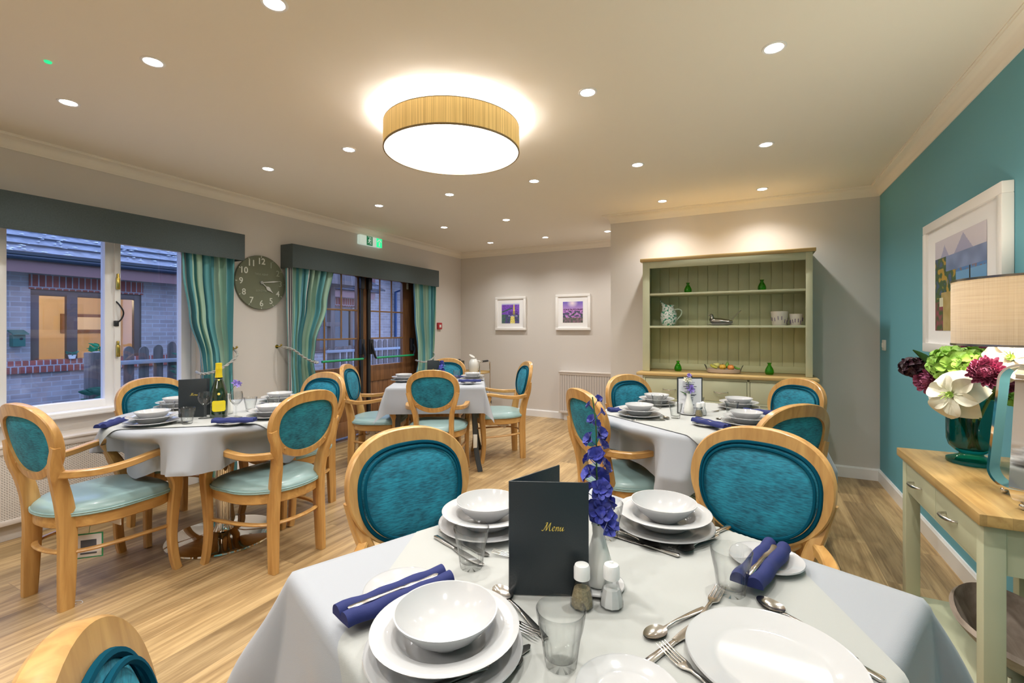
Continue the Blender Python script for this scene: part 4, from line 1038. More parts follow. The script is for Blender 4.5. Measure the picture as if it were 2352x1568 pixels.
def mk_wine():
    m = MB(); m.lathe([(0, 0), (.030, 0), (.031, .0015), (.020, .004), (.006, .008), (.0038, .02), (.0038, .062), (.006, .068), (.018, .078), (.030, .094), (.0345, .112), (.0335, .130), (.0300, .146), (.0290, .146), (.0322, .130), (.0333, .112), (.029, .095), (.017, .080), (.005, .0745), (0, .074)], 48)
    return m.build('wine_glass', MT['thin_glass'], ang=60)
def mk_spoon(L=.19, name='table_spoon'):
    m = MB(); k = L/.19; m.sweep([(0, 0, .0015), (.02, 0, .002), (.06, 0, .004), (.10, 0, .006), (.125, 0, .004), (.138, 0, .003)], RSEC, [(.005, .0012), (.0065, .0012), (.005, .0014), (.0028, .0018), (.0028, .0020), (.005, .0012)])
    def fn(u, v):
        a = u*2*PI; q = v; x = .163+.029*q*math.cos(a)*(1 if math.cos(a) > 0 else 1.0); y = .0195*q*math.sin(a)*(1-.12*math.cos(a)); return (x, y, .0062-.0055*(1-q*q))
    m.grid(fn, 28, 6).grid(lambda u, v: (lambda p: (p[0], p[1], p[2]-.0012))(fn(u, v)), 28, 6)
    o = m.build(name, MT['steel'], ang=60, weld=True); o.scale = (k, k, k); return o
def mk_fork():
    m = MB(); m.sweep([(0, 0, .0015), (.02, 0, .002), (.06, 0, .004), (.10, 0, .006), (.12, 0, .005), (.132, 0, .003), (.142, 0, .0028)], RSEC, [(.005, .0012), (.0065, .0012), (.005, .0014), (.0028, .0018), (.0035, .0015), (.010, .001), (.0118, .001)])
    for i in range(4):
        y = -.0096+.0064*i; m.sweep([(.140, y, .0028), (.155, y, .0032), (.175, y, .0055), (.190, y*.96, .0085)], RSEC, [(.0022, .001), (.0017, .0009), (.0014, .0008), (.0008, .0006)])
    return m.build('table_fork', MT['steel'], ang=50)
def mk_knife():
    m = MB(); m.sweep([(0, 0, .003), (.004, 0, .003), (.05, 0, .003), (.085, 0, .003), (.092, 0, .003)], RSEC, [(.004, .002), (.0065, .003), (.0055, .0028), (.004, .0025), (.005, .0012)])
    m.sweep([(.090, .001, .003), (.12, .0, .003), (.17, 0, .003), (.196, .002, .003), (.204, .005, .003)], RSEC, [(.006, .0009), (.009, .0009), (.0095, .0008), (.007, .0007), (.002, .0005)], caps=True)
    return m.build('table_knife', MT['steel'], ang=50)
def mk_butter():
    m = MB(); m.sweep([(0, 0, .003), (.003, 0, .003), (.05, 0, .003), (.095, 0, .003), (.102, 0, .003), (.13, 0, .003), (.165, 0, .003), (.172, .002, .003)], RSEC, [(.003, .002), (.0058, .003), (.005, .0028), (.0042, .0024), (.0045, .0014), (.0085, .001), (.0075, .001), (.003, .0006)])
    return m.build('butter_knife', MT['steel'], ang=50)
MK = {'spoon': mk_spoon, 'fork': mk_fork, 'knife': mk_knife, 'butter': mk_butter}
def cutl(kind, handle, tip, label, z=0, s=None, tilt=0):
    dx, dy = tip[0]-handle[0], tip[1]-handle[1]; L0 = {'spoon': .192, 'fork': .19, 'knife': .204, 'butter': .172}[kind]
    d = math.hypot(dx, dy); ux, uy = dx/d, dy/d
    if s is None: s = .9
    # keep the tip where it is seen, real length backwards
    hx, hy = tip[0]-ux*L0*s, tip[1]-uy*L0*s
    o = place(kind, MK[kind], label, 'knife' if kind in ('knife', 'butter') else kind, (hx, hy, ZS+z), (0, -tilt, math.atan2(uy, ux)), 'stainless steel cutlery'); o.scale = (s, s, s); return o
def mk_napkin():
    def sec(): 
        pts = []
        for i in range(15):
            a = PI-PI*i/14; pts.append((-.0140+.0145*math.cos(a), .004+.0155*math.sin(a)))
        for i in range(15):
            a = PI-PI*i/14; pts.append((.0145+.0140*math.cos(a), .004+.0145*math.sin(a)))
        pts += [(.0285, .0), (0, -.001), (-.0285, .0)]; return pts
    m = MB(); S = sec(); n = 16; L = .205
    path = [(-L/2+L*i/n, .0015*math.sin(i*.9), .0015+.0008*math.sin(i*1.3)) for i in range(n+1)]
    m.sweep(path, S, [(1+.03*math.sin(i*.7), 1+.05*math.sin(i*1.1+1)) for i in range(n+1)])
    return m.build('rolled_napkin', MT['navy'], ang=50)
def napkin(a, b, where, z=.017, sp=None, knife=True):
    cx, cy_ = (a[0]+b[0])/2, (a[1]+b[1])/2; r = math.atan2(b[1]-a[1], b[0]-a[0])
    place('napkin', mk_napkin, 'rolled navy napkin '+where, 'napkin', (cx, cy_, ZS+z), r, 'rolled navy napkins')
    if sp: place('side', mk_side, 'small side plate under the napkin '+where, 'plate', (sp[0], sp[1], ZS), 0, 'white side plates')
    if knife:
        u = (math.cos(r), math.sin(r)); cutl('butter', (cx-u[0]*.09, cy_-u[1]*.09), (cx+u[0]*.082, cy_+u[1]*.082), 'butter knife on the napkin '+where, z+.0125, 1.0)

W1 = 'at the front left of the nearest table'; W2_ = 'at the back left of the nearest table, behind the menu'; W3 = 'at the back right of the nearest table'
stack(-.416, .588, W1); stack(-.588, 1.012, W2_); stack(-.193, 1.206, W3)
place('bigplate', mk_big, 'lone large white dinner plate at the bottom right of the nearest table', 'plate', (.029, .788, ZS), 0)
tumbler(-.519, .830, 'clear fluted tumbler left of the big black menu'); tumbler(-.250, .649, 'clear tumbler in front of the salt and pepper, nearest of all'); tumbler(-.032, .970, 'clear tumbler beside the navy napkin at the right of the nearest table'); tumbler(-.304, 1.096, 'clear tumbler half hidden behind the blue delphinium')
napkin((-.60, .553), (-.52, .745), 'left of the front left bowl stack', sp=(-.583, .689))
napkin((-.010, .965), (.055, 1.18), 'at the right of the nearest table', sp=(.030, 1.130))
place('side', mk_side, 'white side plate just showing at the bottom centre edge', 'plate', (-.145, .628, ZS), 0, 'white side plates')
T = ' on the nearest table'
cutl('spoon', (-.315, .706), (-.436, .785), 'spoon with its bowl against the left edge of the black menu')
cutl('fork', (-.42, .722), (-.303, .686), 'fork reaching out from under the front left plates towards the near tumbler')
cutl('spoon', (-.37, .545), (-.303, .628), 'spoon below the near tumbler at the bottom edge', z=.003)
cutl('knife', (-.372, .533), (-.304, .662), 'knife lying under the spoon at the bottom edge')
cutl('knife', (-.682, .914), (-.50, .842), 'table knife left of the back left plates, nearer of two')
cutl('knife', (-.695, .952), (-.51, .882), 'table knife left of the back left plates, farther of two')
cutl('fork', (-.43, .92), (-.508, .900), 'fork with tines beside the left edge of the black menu')
cutl('fork', (-.169, 1.090), (-.330, 1.184), 'fork left of the back right plates')
cutl('knife', (-.145, 1.075), (-.316, 1.117), 'table knife left of the back right plates, pointing at the shakers')
cutl('spoon', (-.309, 1.134), (-.180, 1.080), 'spoon lying across the fork by the back right plates', z=.006)
cutl('knife', (-.062, 1.262), (-.13, 1.128), 'knife right of the back right plates, handle outwards')
cutl('fork', (-.078, 1.225), (-.156, 1.090), 'fork in front of the back right plates')
cutl('spoon', (-.075, 1.20), (-.138, 1.083), 'small spoon over the fork in front of the back right plates', z=.006, s=.75)
cutl('fork', (-.082, .83), (-.050, .975), 'fork with upright tines behind the large plate')
cutl('spoon', (-.076, .890), (-.150, .762), 'dessert spoon left of the large plate', s=.8)
cutl('knife', (-.128, .726), (-.065, .870), 'table knife running under the left of the large plate')
cutl('fork', (-.04, .69), (-.125, .757), 'fork at the lower left of the large plate')
cutl('spoon', (.142, .858), (.012, .972), 'long spoon behind the right of the large plate')
cutl('knife', (.146, .838), (.02, .93), 'knife half under the large plate rim on the right')
cutl('knife', (-.12, .60), (-.196, .672), 'knife tip entering at the bottom centre edge')

SCRIPT = {  # centre lines of hand-lettered strokes, unit height
 'M': [[(-.12, .10), (-.02, .02), (.10, .10), (.26, .55), (.42, 1.0), (.38, .5), (.40, .04), (.60, .55), (.80, 1.0), (.76, .5), (.80, .08), (.92, .04), (1.02, .14)], [(.20, .92), (.30, 1.0), (.42, 1.0)]],
 'e': [[(.0, .22), (.16, .28), (.28, .42), (.22, .54), (.10, .48), (.04, .26), (.10, .06), (.24, .04), (.38, .18)]],
 'n': [[(.0, .36), (.10, .50), (.14, .46), (.06, .02), (.16, .34), (.28, .50), (.36, .44), (.32, .10), (.38, .04), (.50, .18)]],
 'u': [[(.0, .30), (.12, .50), (.08, .16), (.14, .03), (.26, .12), (.38, .50), (.36, .12), (.42, .04), (.54, .18)]]}
def script_menu(m, F, size):
    x = -1.10; nib = Vector((.045, .030))
    for ch in 'Menu':
        for st in SCRIPT[ch]:
            P = catmull([(x+px+py*.18, py-.4, 0) for px, py in st], 5)
            vs = []; fs = []
            for p in P: vs += [((p.x-nib.x)*size, (p.y-nib.y)*size, 0), ((p.x+nib.x)*size, (p.y+nib.y)*size, 0), ((p.x+nib.x)*size, (p.y+nib.y)*size, .0006), ((p.x-nib.x)*size, (p.y-nib.y)*size, .0006)]
            for i in range(len(P)-1):
                a = i*4
                for j in range(4): fs.append((a+j, a+(j+1) % 4, a+4+(j+1) % 4, a+4+j))
            m.add(vs, fs, 0, F)
        x += {'M': 1.08, 'e': .40, 'n': .50, 'u': .5}[ch]
def menu(spine, front, back, label, page=None, z=ZS, w=.148, h=.212, text=True):
    """two stiff covers standing on the table, hinged at the spine; front/back are heading angles"""
    e = empty('menu_holder', label, 'menu', (spine[0], spine[1], z))
    for k, ang in enumerate((front, back)):
        F = Matrix.Rotation(ang, 4, 'Z') @ frame_m((0, 0, 0), (1, 0, 0), (0, 0, 1))   # x along cover, y up, z = out
        m = MB(); m.box(0, w, 0, h, -.0015, .0015, .0008, M=F); c = m.build('front_cover' if k == 0 else 'back_cover', MT['black_leather'], e)
        if k == 0 and text:
            m = MB(); script_menu(m, F @ Matrix.Translation((w*.54, h*.60, .0016)), .0155); m.build('menu_lettering', MT['gold'], c)
        if (k == 1) or page:
            sgn = -1 if k == 1 else 1
            if page == 'front' and k == 0: zz = .0022
            elif k == 1: zz = -.0022
            else: continue
            m = MB(); m.box(.007, w-.007, .007, h-.007, min(zz, 0), max(zz, 0), M=F); pg = m.build('menu_page', MT['paper'], c)
            m = MB(); y = h-.03; rr = random.Random(5)
            z0 = zz+.0002*(1 if zz > 0 else -1)
            while y > .03:
                L = rr.uniform(.25, .8)*(w-.05); m.box(w/2-L/2, w/2+L/2, y, y+.0014, min(z0, zz), max(z0, zz), M=F); y -= rr.choice((.006, .006, .012))
            m.build('page_text', MT['ink'], pg)
    return e
menu((-.403, .777), math.atan2(.835-.777, -.269+.403), math.atan2(.916-.777, -.358+.403), 'big black menu folder standing open on the nearest table')

def mk_budvase():
    m = MB(); m.lathe([(0, 0), (.022, 0), (.0265, .004), (.028, .022), (.0245, .048), (.0155, .078), (.0115, .095), (.0125, .110), (.0145, .116), (.0128, .116), (.010, .108), (.009, .095), (0, .09)], 40)
    return m.build('bud_vase', MT['white_enamel'], ang=60)
def mk_saucer():
    m = MB(); m.lathe(plate_prof(.050, .030, .006), 40); return m.build('saucer', MT['china'], ang=50)
def petal(m, M, L, Wd, curl=.3, cup=.15, n=5, k=4, tip=.5, mi=0, ruf=0):
    """a leaf-shaped patch from the origin along +x, bending up/down by curl"""
    def fn(u, v):
        s = u; wv = (math.sin(PI*min(1, s**tip*.98)))**.7*Wd if s > 0 else 0
        t = v*2-1; x = L*s*math.cos(curl*s); z = -L*s*math.sin(curl*s)+cup*wv*t*t*1.5+ruf*math.sin(s*9+t*5)*L*.05
        return M @ Vector((x, wv*t*.5, z))
    m.grid(fn, n, k, mi=mi)
def floret(m, M, size, petals=5, wide=.75, open_=.25, rnd=random):
    for i in range(petals):
        a = 2*PI*i/petals+rnd.uniform(-.2, .2)
        R = M @ Matrix.Rotation(a, 4, 'Z') @ Matrix.Rotation(-open_+rnd.uniform(-.25, .25), 4, 'Y')
        petal(m, R, size, size*wide, .35, .22, 6, 4, 1.25, ruf=.5)
def look(d, p):
    d = Vector(d).normalized(); q = d.to_track_quat('Z', 'Y'); return Matrix.Translation(p) @ q.to_matrix().to_4x4()
def delphinium(label, x, y, z0, top, n, bend, size, mt='blue_petal', seed=1, spread=.020):
    e = empty('delphinium_stem', label, 'flower', (x, y, z0)); rnd = random.Random(seed); H = top-z0
    P = catmull([(0, 0, -.08), (0, 0, 0), (bend*.3, 0, H*.4), (bend*.4, 0, H*.75), (bend, 0, H)], 6)
    m = MB(); m.tube(P, [.0022-.001*i/len(P) for i in range(len(P))], 6); m.build('stem', MT['stem'], e)
    for i in range(n):
        t = i/(n-1); zz = .008+t*(H-.012); cx = bend*t*.6; a = i*2.4+rnd.uniform(-.4, .4); s = size*(1.0-.62*t)*rnd.uniform(.9, 1.1)
        d = (math.cos(a), math.sin(a), .25+.5*t); off = spread*(1-.55*t)
        m = MB(); p = (cx+d[0]*off, d[1]*off, zz); floret(m, look(d, p), s, 5, 1.25, .25+.6*t, rnd); floret(m, look(d, p), s*.6, 4, 1.1, .9, rnd)
        m.tube([(cx, 0, zz-.012), p], .0008, 4); m.build('blossom', MT[mt], e, ang=80)
    return e
zv = ZS
place('saucer', mk_saucer, 'small white saucer under the bud vase on the nearest table', 'plate', (-.262, .881, zv)); place('budvase', mk_budvase, 'white bud vase behind the big menu on the nearest table', 'vase', (-.262, .881, zv+.005), 0, 'white bud vases')
delphinium('tall blue delphinium spike in the white vase on the nearest table', -.262, .881, zv+.118, 1.118, 19, -.012, .0265)
def mk_shaker(content, cap_pts=8):
    def f():
        e = bpy.data.objects.new('shaker', None); COL.objects.link(e)
        m = MB(); m.lathe([(0, 0), (.019, 0), (.0215, .003), (.0215, .014), (.0185, .026), (.0125, .046), (.0115, .054), (.0105, .054), (.0115, .046), (.0172, .026), (.0200, .014), (.0200, .004), (0, .003)], 10); m.build('shaker_glass', MT['thin_glass'], e, ang=20)
        m = MB(); m.lathe([(0, .0035), (.0192, .0035), (.0192, .014), (.0168, .024), (.0145, .033), (0, .034)], 10); m.build('shaker_contents', MT[content], e, ang=30)
        m = MB(); m.lathe([(.0128, .050), (.0145, .051), (.0145, .070), (.0125, .075), (.006, .077), (0, .0775)], 24)
        if content == 'salt': m.lathe([(.004, .077), (.003, .080), (0, .0805)], 10)
        m.build('shaker_cap', MT['cap'], e)
        return e
    return f
for k, (px, py, sx, sy, wh) in enumerate(((-.269, .802, -.222, .827, 'in front of the big menu'), (-.262, 2.858, -.245, 2.900, 'on the round table by the dresser'))):
    place('pepper', mk_shaker('pepper'), 'glass pepper pot with white cap '+wh, 'pepper pot', (px, py, ZS), 0, 'pepper pots'); _proto['pepper'].name = 'pepper_pot'
    place('salt', mk_shaker('salt'), 'glass salt pot with white cap '+wh, 'salt pot', (sx, sy, ZS), 0, 'salt pots'); _proto['salt'].name = 'salt_pot'

# ---- window-side round table
stack(-2.79, 1.318, 'at the near side of the window-side table'); stack(-2.41, 1.725, 'at the right of the window-side table'); stack(-3.20, 1.65, 'behind the menu of the window-side table'); stack(-2.83, 2.09, 'at the far side of the window-side table')
menu((-2.865, 1.485), math.atan2(.09, .119)-.05, math.radians(62), 'black menu folder standing beside the champagne bottle')
def bottle():
    e = empty('champagne_bottle', 'dark green champagne bottle with yellow foil and label', 'bottle', (-2.672, 1.594, ZS))
    m = MB(); m.lathe([(0, 0), (.040, 0), (.0435, .004), (.0435, .105), (.041, .135), (.033, .170), (.022, .205), (.0165, .235), (.0155, .250), (.0155, .30), (0, .30)], 48); m.build('bottle_body', MT['bottle'], e)
    m = MB(); m.lathe([(.0200, .225), (.0175, .238), (.0165, .262), (.0175, .268), (.0175, .276), (.016, .280), (.0165, .300), (.0160, .305), (0, .307)], 32); m.build('foil_capsule', MT['foil'], e)
    ang0 = math.atan2(-1.594, 2.672)
    def wrap(mm, cy_, cz, w, h, r, mi=0, n=16, oval=True):
        pts = []
        vs = []; fs = []
        for j in range(9):
            v = j/8*2-1; hw = w/2*(min(1, (1-abs(v)**5)**.5*.25+.78) if oval else 1)
            for i in range(n+1):
                a = ang0+(cy_+hw*(i/n*2-1))/r; vs.append((r*math.cos(a), r*math.sin(a), cz+v*h/2))
        for j in range(8):
            for i in range(n): q = j*(n+1)+i; fs.append((q, q+1, q+n+2, q+n+1))
        mm.add(vs, fs, mi)
    m = MB(); wrap(m, 0, .068, .072, .060, .0441); lb = m.build('front_label', MT['label_y'], e)
    m = MB()
    for cz, w in ((.088, .030), (.076, .044), (.070, .038), (.060, .048), (.054, .03), (.046, .034)): wrap(m, 0, cz, w, .0016, .0445, oval=False)
    m.build('label_print', MT['gold'], lb)
    m = MB(); m.lathe([(0, 0), (.007, 0), (.007, .001), (0, .001)], 12, M=look((math.cos(ang0), math.sin(ang0), .3), (.0405*math.cos(ang0), .0405*math.sin(ang0), .135)))
    m.lathe([(0, 0), (.005, 0), (.005, .001), (0, .001)], 12, M=look((math.cos(ang0), math.sin(ang0), .6), (.021*math.cos(ang0), .021*math.sin(ang0), .212))); m.build('gold_seal', MT['gold'], e)
    m = MB(); m.lathe([(.0212, .207), (.0205, .214), (.0188, .221)], 32); m.build('neck_band', MT['ink'], e)
bottle()
place('wine', mk_wine, 'clear stemmed wine glass left of the champagne bottle', 'wine glass', (-2.712, 1.540, ZS), 0, 'stemmed wine glasses'); place('wine', mk_wine, 'clear stemmed wine glass right of the champagne bottle', 'wine glass', (-2.575, 1.632, ZS), 0, 'stemmed wine glasses')
tumbler(-2.635, 1.408, 'clear tumbler in front of the window-side menu'); tumbler(-2.945, 1.47, 'clear tumbler left of the window-side menu'); tumbler(-2.70, 1.80, 'clear tumbler behind the right wine glass'); tumbler(-2.60, 1.88, 'clear tumbler at the far right of the window-side table')
napkin((-2.46, 1.46), (-2.32, 1.55), 'right of the champagne bottle', sp=(-2.415, 1.512), knife=False, z=.014); napkin((-3.0, 1.26), (-2.92, 1.17), 'at the left edge of the window-side table', z=.001, knife=False)
cutl('fork', (-2.72, 1.34), (-2.655, 1.40), 'fork beside the near plates of the window-side table', s=.9); cutl('spoon', (-2.74, 1.36), (-2.66, 1.43), 'spoon beside the near plates of the window-side table', s=.9)
cutl('spoon', (-2.83, 1.97), (-2.72, 1.90), 'spoon beside the far plates of the window-side table'); cutl('fork', (-2.82, 1.95), (-2.70, 1.925), 'fork beside the far plates of the window-side table')
place('budvase', mk_budvase, 'white bud vase behind the champagne bottle', 'vase', (-2.735, 1.685, ZS), 0, 'white bud vases')
e = empty('artificial_posy', 'pale lilac flowers behind the champagne bottle', 'flowers', (-2.735, 1.685, ZS+.1))
for (dx, dy, dz, s) in ((-.035, -.035, .055, .022), (.036, .03, .075, .024)):
    m = MB(); rr = random.Random(int(dz*1000))
    for k in range(4): floret(m, look((math.cos(k*2), math.sin(k*2), .6), (dx+rr.uniform(-.01, .01), dy+rr.uniform(-.01, .01), dz+rr.uniform(-.008, .01))), s, 6, .5, .5, rr)
    m.build('blossom', MT['lilac'], e, ang=80); m = MB(); m.tube(catmull([(0, 0, -.02), (dx*.4, dy*.4, dz*.5), (dx, dy, dz)], 4), .0012, 5); m.build('stem', MT['stem'], e)

# ---- round table by the dresser
stack(-.565, 2.70, 'at the left of the dresser-side table'); stack(-.55, 3.165, 'at the back left of the dresser-side table'); stack(-.065, 3.235, 'at the back right of the dresser-side table'); stack(-.02, 2.715, 'at the front right of the dresser-side table')
menu((-.385, 2.895), math.atan2(.105, .105)-.33, math.radians(62), 'black menu folder showing its white page on the dresser-side table', page='front', text=False)
place('saucer', mk_saucer, 'small white saucer under the bud vase on the dresser-side table', 'plate', (-.321, 2.895, ZS)); place('budvase', mk_budvase, 'white bud vase in front of the open menu page', 'vase', (-.321, 2.895, ZS+.005), 0, 'white bud vases')
e = empty('artificial_posy', 'sprig of white and violet flowers in the dresser-side bud vase', 'flowers', (-.321, 2.895, ZS+.118))
for (dx, dy, dz, s, mt) in ((-.012, .0, .082, .019, 'white_petal'), (.004, 0, .088, .018, 'white_petal'), (-.002, .0, .104, .016, 'lilac'), (.012, .004, .030, .026, 'lilac')):
    m = MB(); rr = random.Random(int(dz*1000))
    for k in range(3): floret(m, look((math.cos(k*2.1-1), math.sin(k*2.1-1), .5), (dx+rr.uniform(-.006, .006), dy, dz+rr.uniform(-.006, .006))), s, 6, .5, .4, rr)
    m.build('blossom', MT[mt], e, ang=80)
m = MB(); m.tube(catmull([(0, 0, -.03), (.002, 0, .03), (-.004, 0, .08), (-.002, 0, .1)], 4), .0018, 6).tube(catmull([(0, 0, -.02), (.004, 0, .01), (.012, .004, .03)], 4), .0012, 5)
petal(m, look((-1, 0, .6), (0, 0, -.01)) @ Matrix.Rotation(-PI/2, 4, 'Y'), .06, .008, .5); m.build('stem', MT['stem'], e)
tumbler(-.372, 2.735, 'clear tumbler in front of the open menu page'); tumbler(-.520, 3.03, 'clear tumbler beside the back left plates of the dresser-side table'); tumbler(-.095, 2.935, 'clear tumbler between the right-hand plate stacks'); tumbler(-.285, 3.045, 'clear tumbler behind the salt and pepper of the dresser-side table')
napkin((-.25, 2.60), (-.11, 2.487), 'at the front of the dresser-side table', sp=(-.20, 2.60)); napkin((-.01, 3.02), (.14, 2.995), 'at the right of the dresser-side table', sp=(.10, 2.985), knife=False); napkin((-.72, 2.80), (-.63, 2.86), 'at the left edge of the dresser-side table', z=.001, knife=False)
cutl('fork', (-.50, 2.60), (-.40, 2.685), 'fork right of the left plates on the dresser-side table'); cutl('spoon', (-.46, 2.78), (-.405, 2.665), 'spoon crossing the fork by the left plates on the dresser-side table', z=.004); cutl('knife', (-.56, 2.565), (-.41, 2.635), 'knife in front of the left plates on the dresser-side table')
cutl('spoon', (-.05, 2.87), (-.17, 2.80), 'spoon left of the front right plates on the dresser-side table'); cutl('fork', (-.13, 3.18), (-.20, 3.03), 'fork left of the back right plates on the dresser-side table')
cutl('knife', (-.50, 3.02), (-.66, 3.10), 'knife in front of the back left plates on the dresser-side table')

# ---- far square table
stack(-2.946, 3.495, 'at the left of the far square table'); stack(-2.425, 3.896, 'at the right of the far square table')
menu((-2.605, 3.415), math.radians(42), math.radians(95), 'small black menu folder on the far square table', w=.11)
place('budvase', mk_budvase, 'white bud vase beside the menu on the far square table', 'vase', (-2.50, 3.49, ZS), 0, 'white bud vases')
e = empty('artificial_posy', 'bright blue flowers beside the far table menu', 'flowers', (-2.50, 3.49, ZS+.11))
for k in range(6):
    rr = random.Random(k+40); m = MB(); d = (math.cos(k*1.7), math.sin(k*1.7), .5); floret(m, look(d, (d[0]*.018, d[1]*.018, .0+.016*k)), .026, 5, .8, .2, rr); m.build('blossom', MT['blue_petal'], e, ang=80)
tumbler(-2.631, 3.93, 'clear tumbler on the far square table')
napkin((-2.36, 3.57), (-2.20, 3.665), 'at the front right of the far square table', sp=(-2.285, 3.60), knife=False); napkin((-2.73, 4.00), (-2.60, 4.02), 'behind the tumbler of the far square table', z=.001, knife=False)

# ------------------------------------------------------------------ dresser
DF = YD-.32; DFL = YD-.42; DX0, DX1 = -.905, .450
def dresser():
    e = empty('welsh_dresser', 'tall sage cream dresser with oak top, open shelves and drawers', 'dresser', (0, 0, 0))
    m = MB(); OX0, OX1 = -.842, .402; zt = 1.88
    m.box(DX0, DX0+.018, DF+.02, YD-.004, .858, zt).box(DX1-.018, DX1, DF+.02, YD-.004, .858, zt)          # side boards
    m.box(DX0, OX0, DF, DF+.022, .858, zt, .002).box(OX1, DX1, DF, DF+.022, .858, zt, .002).box(OX0, OX1, DF, DF+.022, 1.818, zt, .002)
    m.build('hutch', MT['dresser'], e)
    m = MB(); m.box(DX0-.022, DX1+.022, DF-.022, YD-.004, zt, zt+.030, .004); m.build('cornice_board', MT['oak'], e)
    m = MB(); nb = 15; w = (DX1-DX0-.04)/nb
    for i in range(nb): m.box(DX0+.02+i*w, DX0+.02+(i+1)*w-.003, YD-.016, YD-.006, .858, zt-.001, .002)
    m.box(DX0+.018, DX1-.018, YD-.007, YD-.004, .858, zt-.001); m.box(DX0+.018, DX1-.018, YD-.018, YD-.006, .858, .915, .002)
    m.build('back_boarding', MT['dresser_in'], e)
    for z in (1.584, 1.281):
        m = MB(); m.box(DX0+.018, DX1-.018, DF+.004, YD-.018, z-.020, z, .003); m.build('shelf', MT['dresser'], e)
    m = MB(); m.box(DX0-.035, DX1+.035, DFL-.022, YD-.004, .828, .856, .006); m.build('counter_top', MT['oak'], e)
    m = MB(); x0, x1 = -.885, .430; zb = .10
    m.box(x0, x0+.022, DFL+.02, YD-.004, 0, .828).box(x1-.022, x1, DFL+.02, YD-.004, 0, .828).box(x0, x1, DFL+.03, YD-.004, .08, .10)
    m.box(x0, x0+.022, DFL, DFL+.022, 0, .828, .002).box(x1-.022, x1, DFL, DFL+.022, 0, .828, .002).box(x0, x1, DFL, DFL+.022, .808, .828, .001).box(x0, x1, DFL, DFL+.022, .606, .624, .001).box(x0, x1, DFL, DFL+.022, 0, .09, .001)
    m.box(-.440, -.428, DFL, DFL+.022, .08, .82).box(-.024, -.006, DFL, DFL+.022, .08, .82).box(x0, x1, YD-.012, YD-.004, .09, .828)
    m.build('base_cabinet', MT['dresser'], e)
    for (a, b) in ((x0+.022, -.440), (-.428, -.024), (-.006, x1-.022)):
        m = MB(); m.box(a+.003, b-.003, DFL+.001, DFL+.02, .627, .805, .002); d = m.build('drawer', MT['dresser'], e)
        cx = (a+b)/2; m = MB(); m.tube(catmull([(cx-.055, DFL+.0, .712), (cx-.045, DFL-.018, .708), (cx, DFL-.026, .703), (cx+.045, DFL-.018, .708), (cx+.055, DFL, .712)], 5), [.003]+[.0042]*19+[.003], 8); m.build('drawer_handle', MT['nickel'], d)
        m = MB(); m.box(a+.003, b-.003, DFL+.003, DFL+.02, .093, .603, .002)
        m.box(a+.003, a+.06, DFL-.000, DFL+.004, .093, .603).box(b-.06, b-.003, DFL, DFL+.004, .093, .603).box(a+.06, b-.06, DFL, DFL+.004, .545, .603).box(a+.06, b-.06, DFL, DFL+.004, .093, .155)
        d = m.build('cabinet_door', MT['dresser'], e); m = MB(); m.sphere((b-.045, DFL-.012, .44), .012, 8); m.build('door_knob', MT['nickel'], d)
dresser()
def mk_gvase():
    m = MB(); m.lathe([(0, 0), (.024, 0), (.030, .006), (.034, .022), (.031, .040), (.022, .060), (.0125, .076), (.0115, .084), (.015, .092), (.020, .096), (.0185, .096), (.013, .090), (.0095, .084), (.0105, .075), (.0195, .060), (.0285, .040), (.031, .022), (.027, .009), (0, .007)], 32)
    return m.build('green_bud_vase', MT['green_glass'], ang=60)
YI = YD-.19
for (x, z, lab, q) in ((-.518, 1.584, 'small green glass vase on the left of the dresser\'s top shelf', 1.0), (.089, 1.584, 'small green glass vase on the right of the dresser\'s top shelf', 1.0), (-.606, .856, 'small green glass vase left of the fruit tray', 1.0), (.146, .856, 'small green glass vase right of the fruit tray', 1.06)):
    o = place('gvase', mk_gvase, lab, 'vase', (x, YI, z), 0, 'small green glass vases'); o.scale = (q, q, q)
def jug():
    e = empty('spotted_jug', 'white jug with green splatter on the middle dresser shelf', 'jug', (-.69, YI, 1.2815))
    m = MB(); m.lathe([(0, 0), (.050, 0), (.056, .006), (.068, .03), (.076, .07), (.074, .11), (.060, .145), (.048, .165), (.046, .178), (.052, .195), (.049, .195), (.043, .178), (.045, .165), (.057, .143), (.070, .11), (.072, .07), (.064, .03), (0, .008)], 48)
    vs = []
    for (x, y, z) in m.v:
        if z > .145:
            t = min(1, (z-.145)/.05); a = math.atan2(y, -x); k = max(0, math.cos(a))**2
            x -= .030*k*t; z += .050*k*t*t; y *= (1-.35*k*t)
        vs.append((x, y, z))
    m.v = vs; m.build('jug_body', MT['jug'], e, ang=70)
    m = MB(); m.tube(catmull([(.055, 0, .150), (.09, 0, .156), (.115, 0, .140), (.112, 0, .105), (.09, 0, .075), (.072, 0, .055)], 5), .0055, 8); m.build('jug_handle', pm('pale_green_glaze', (.50, .60, .48), .2, coat=.5), e)
jug()
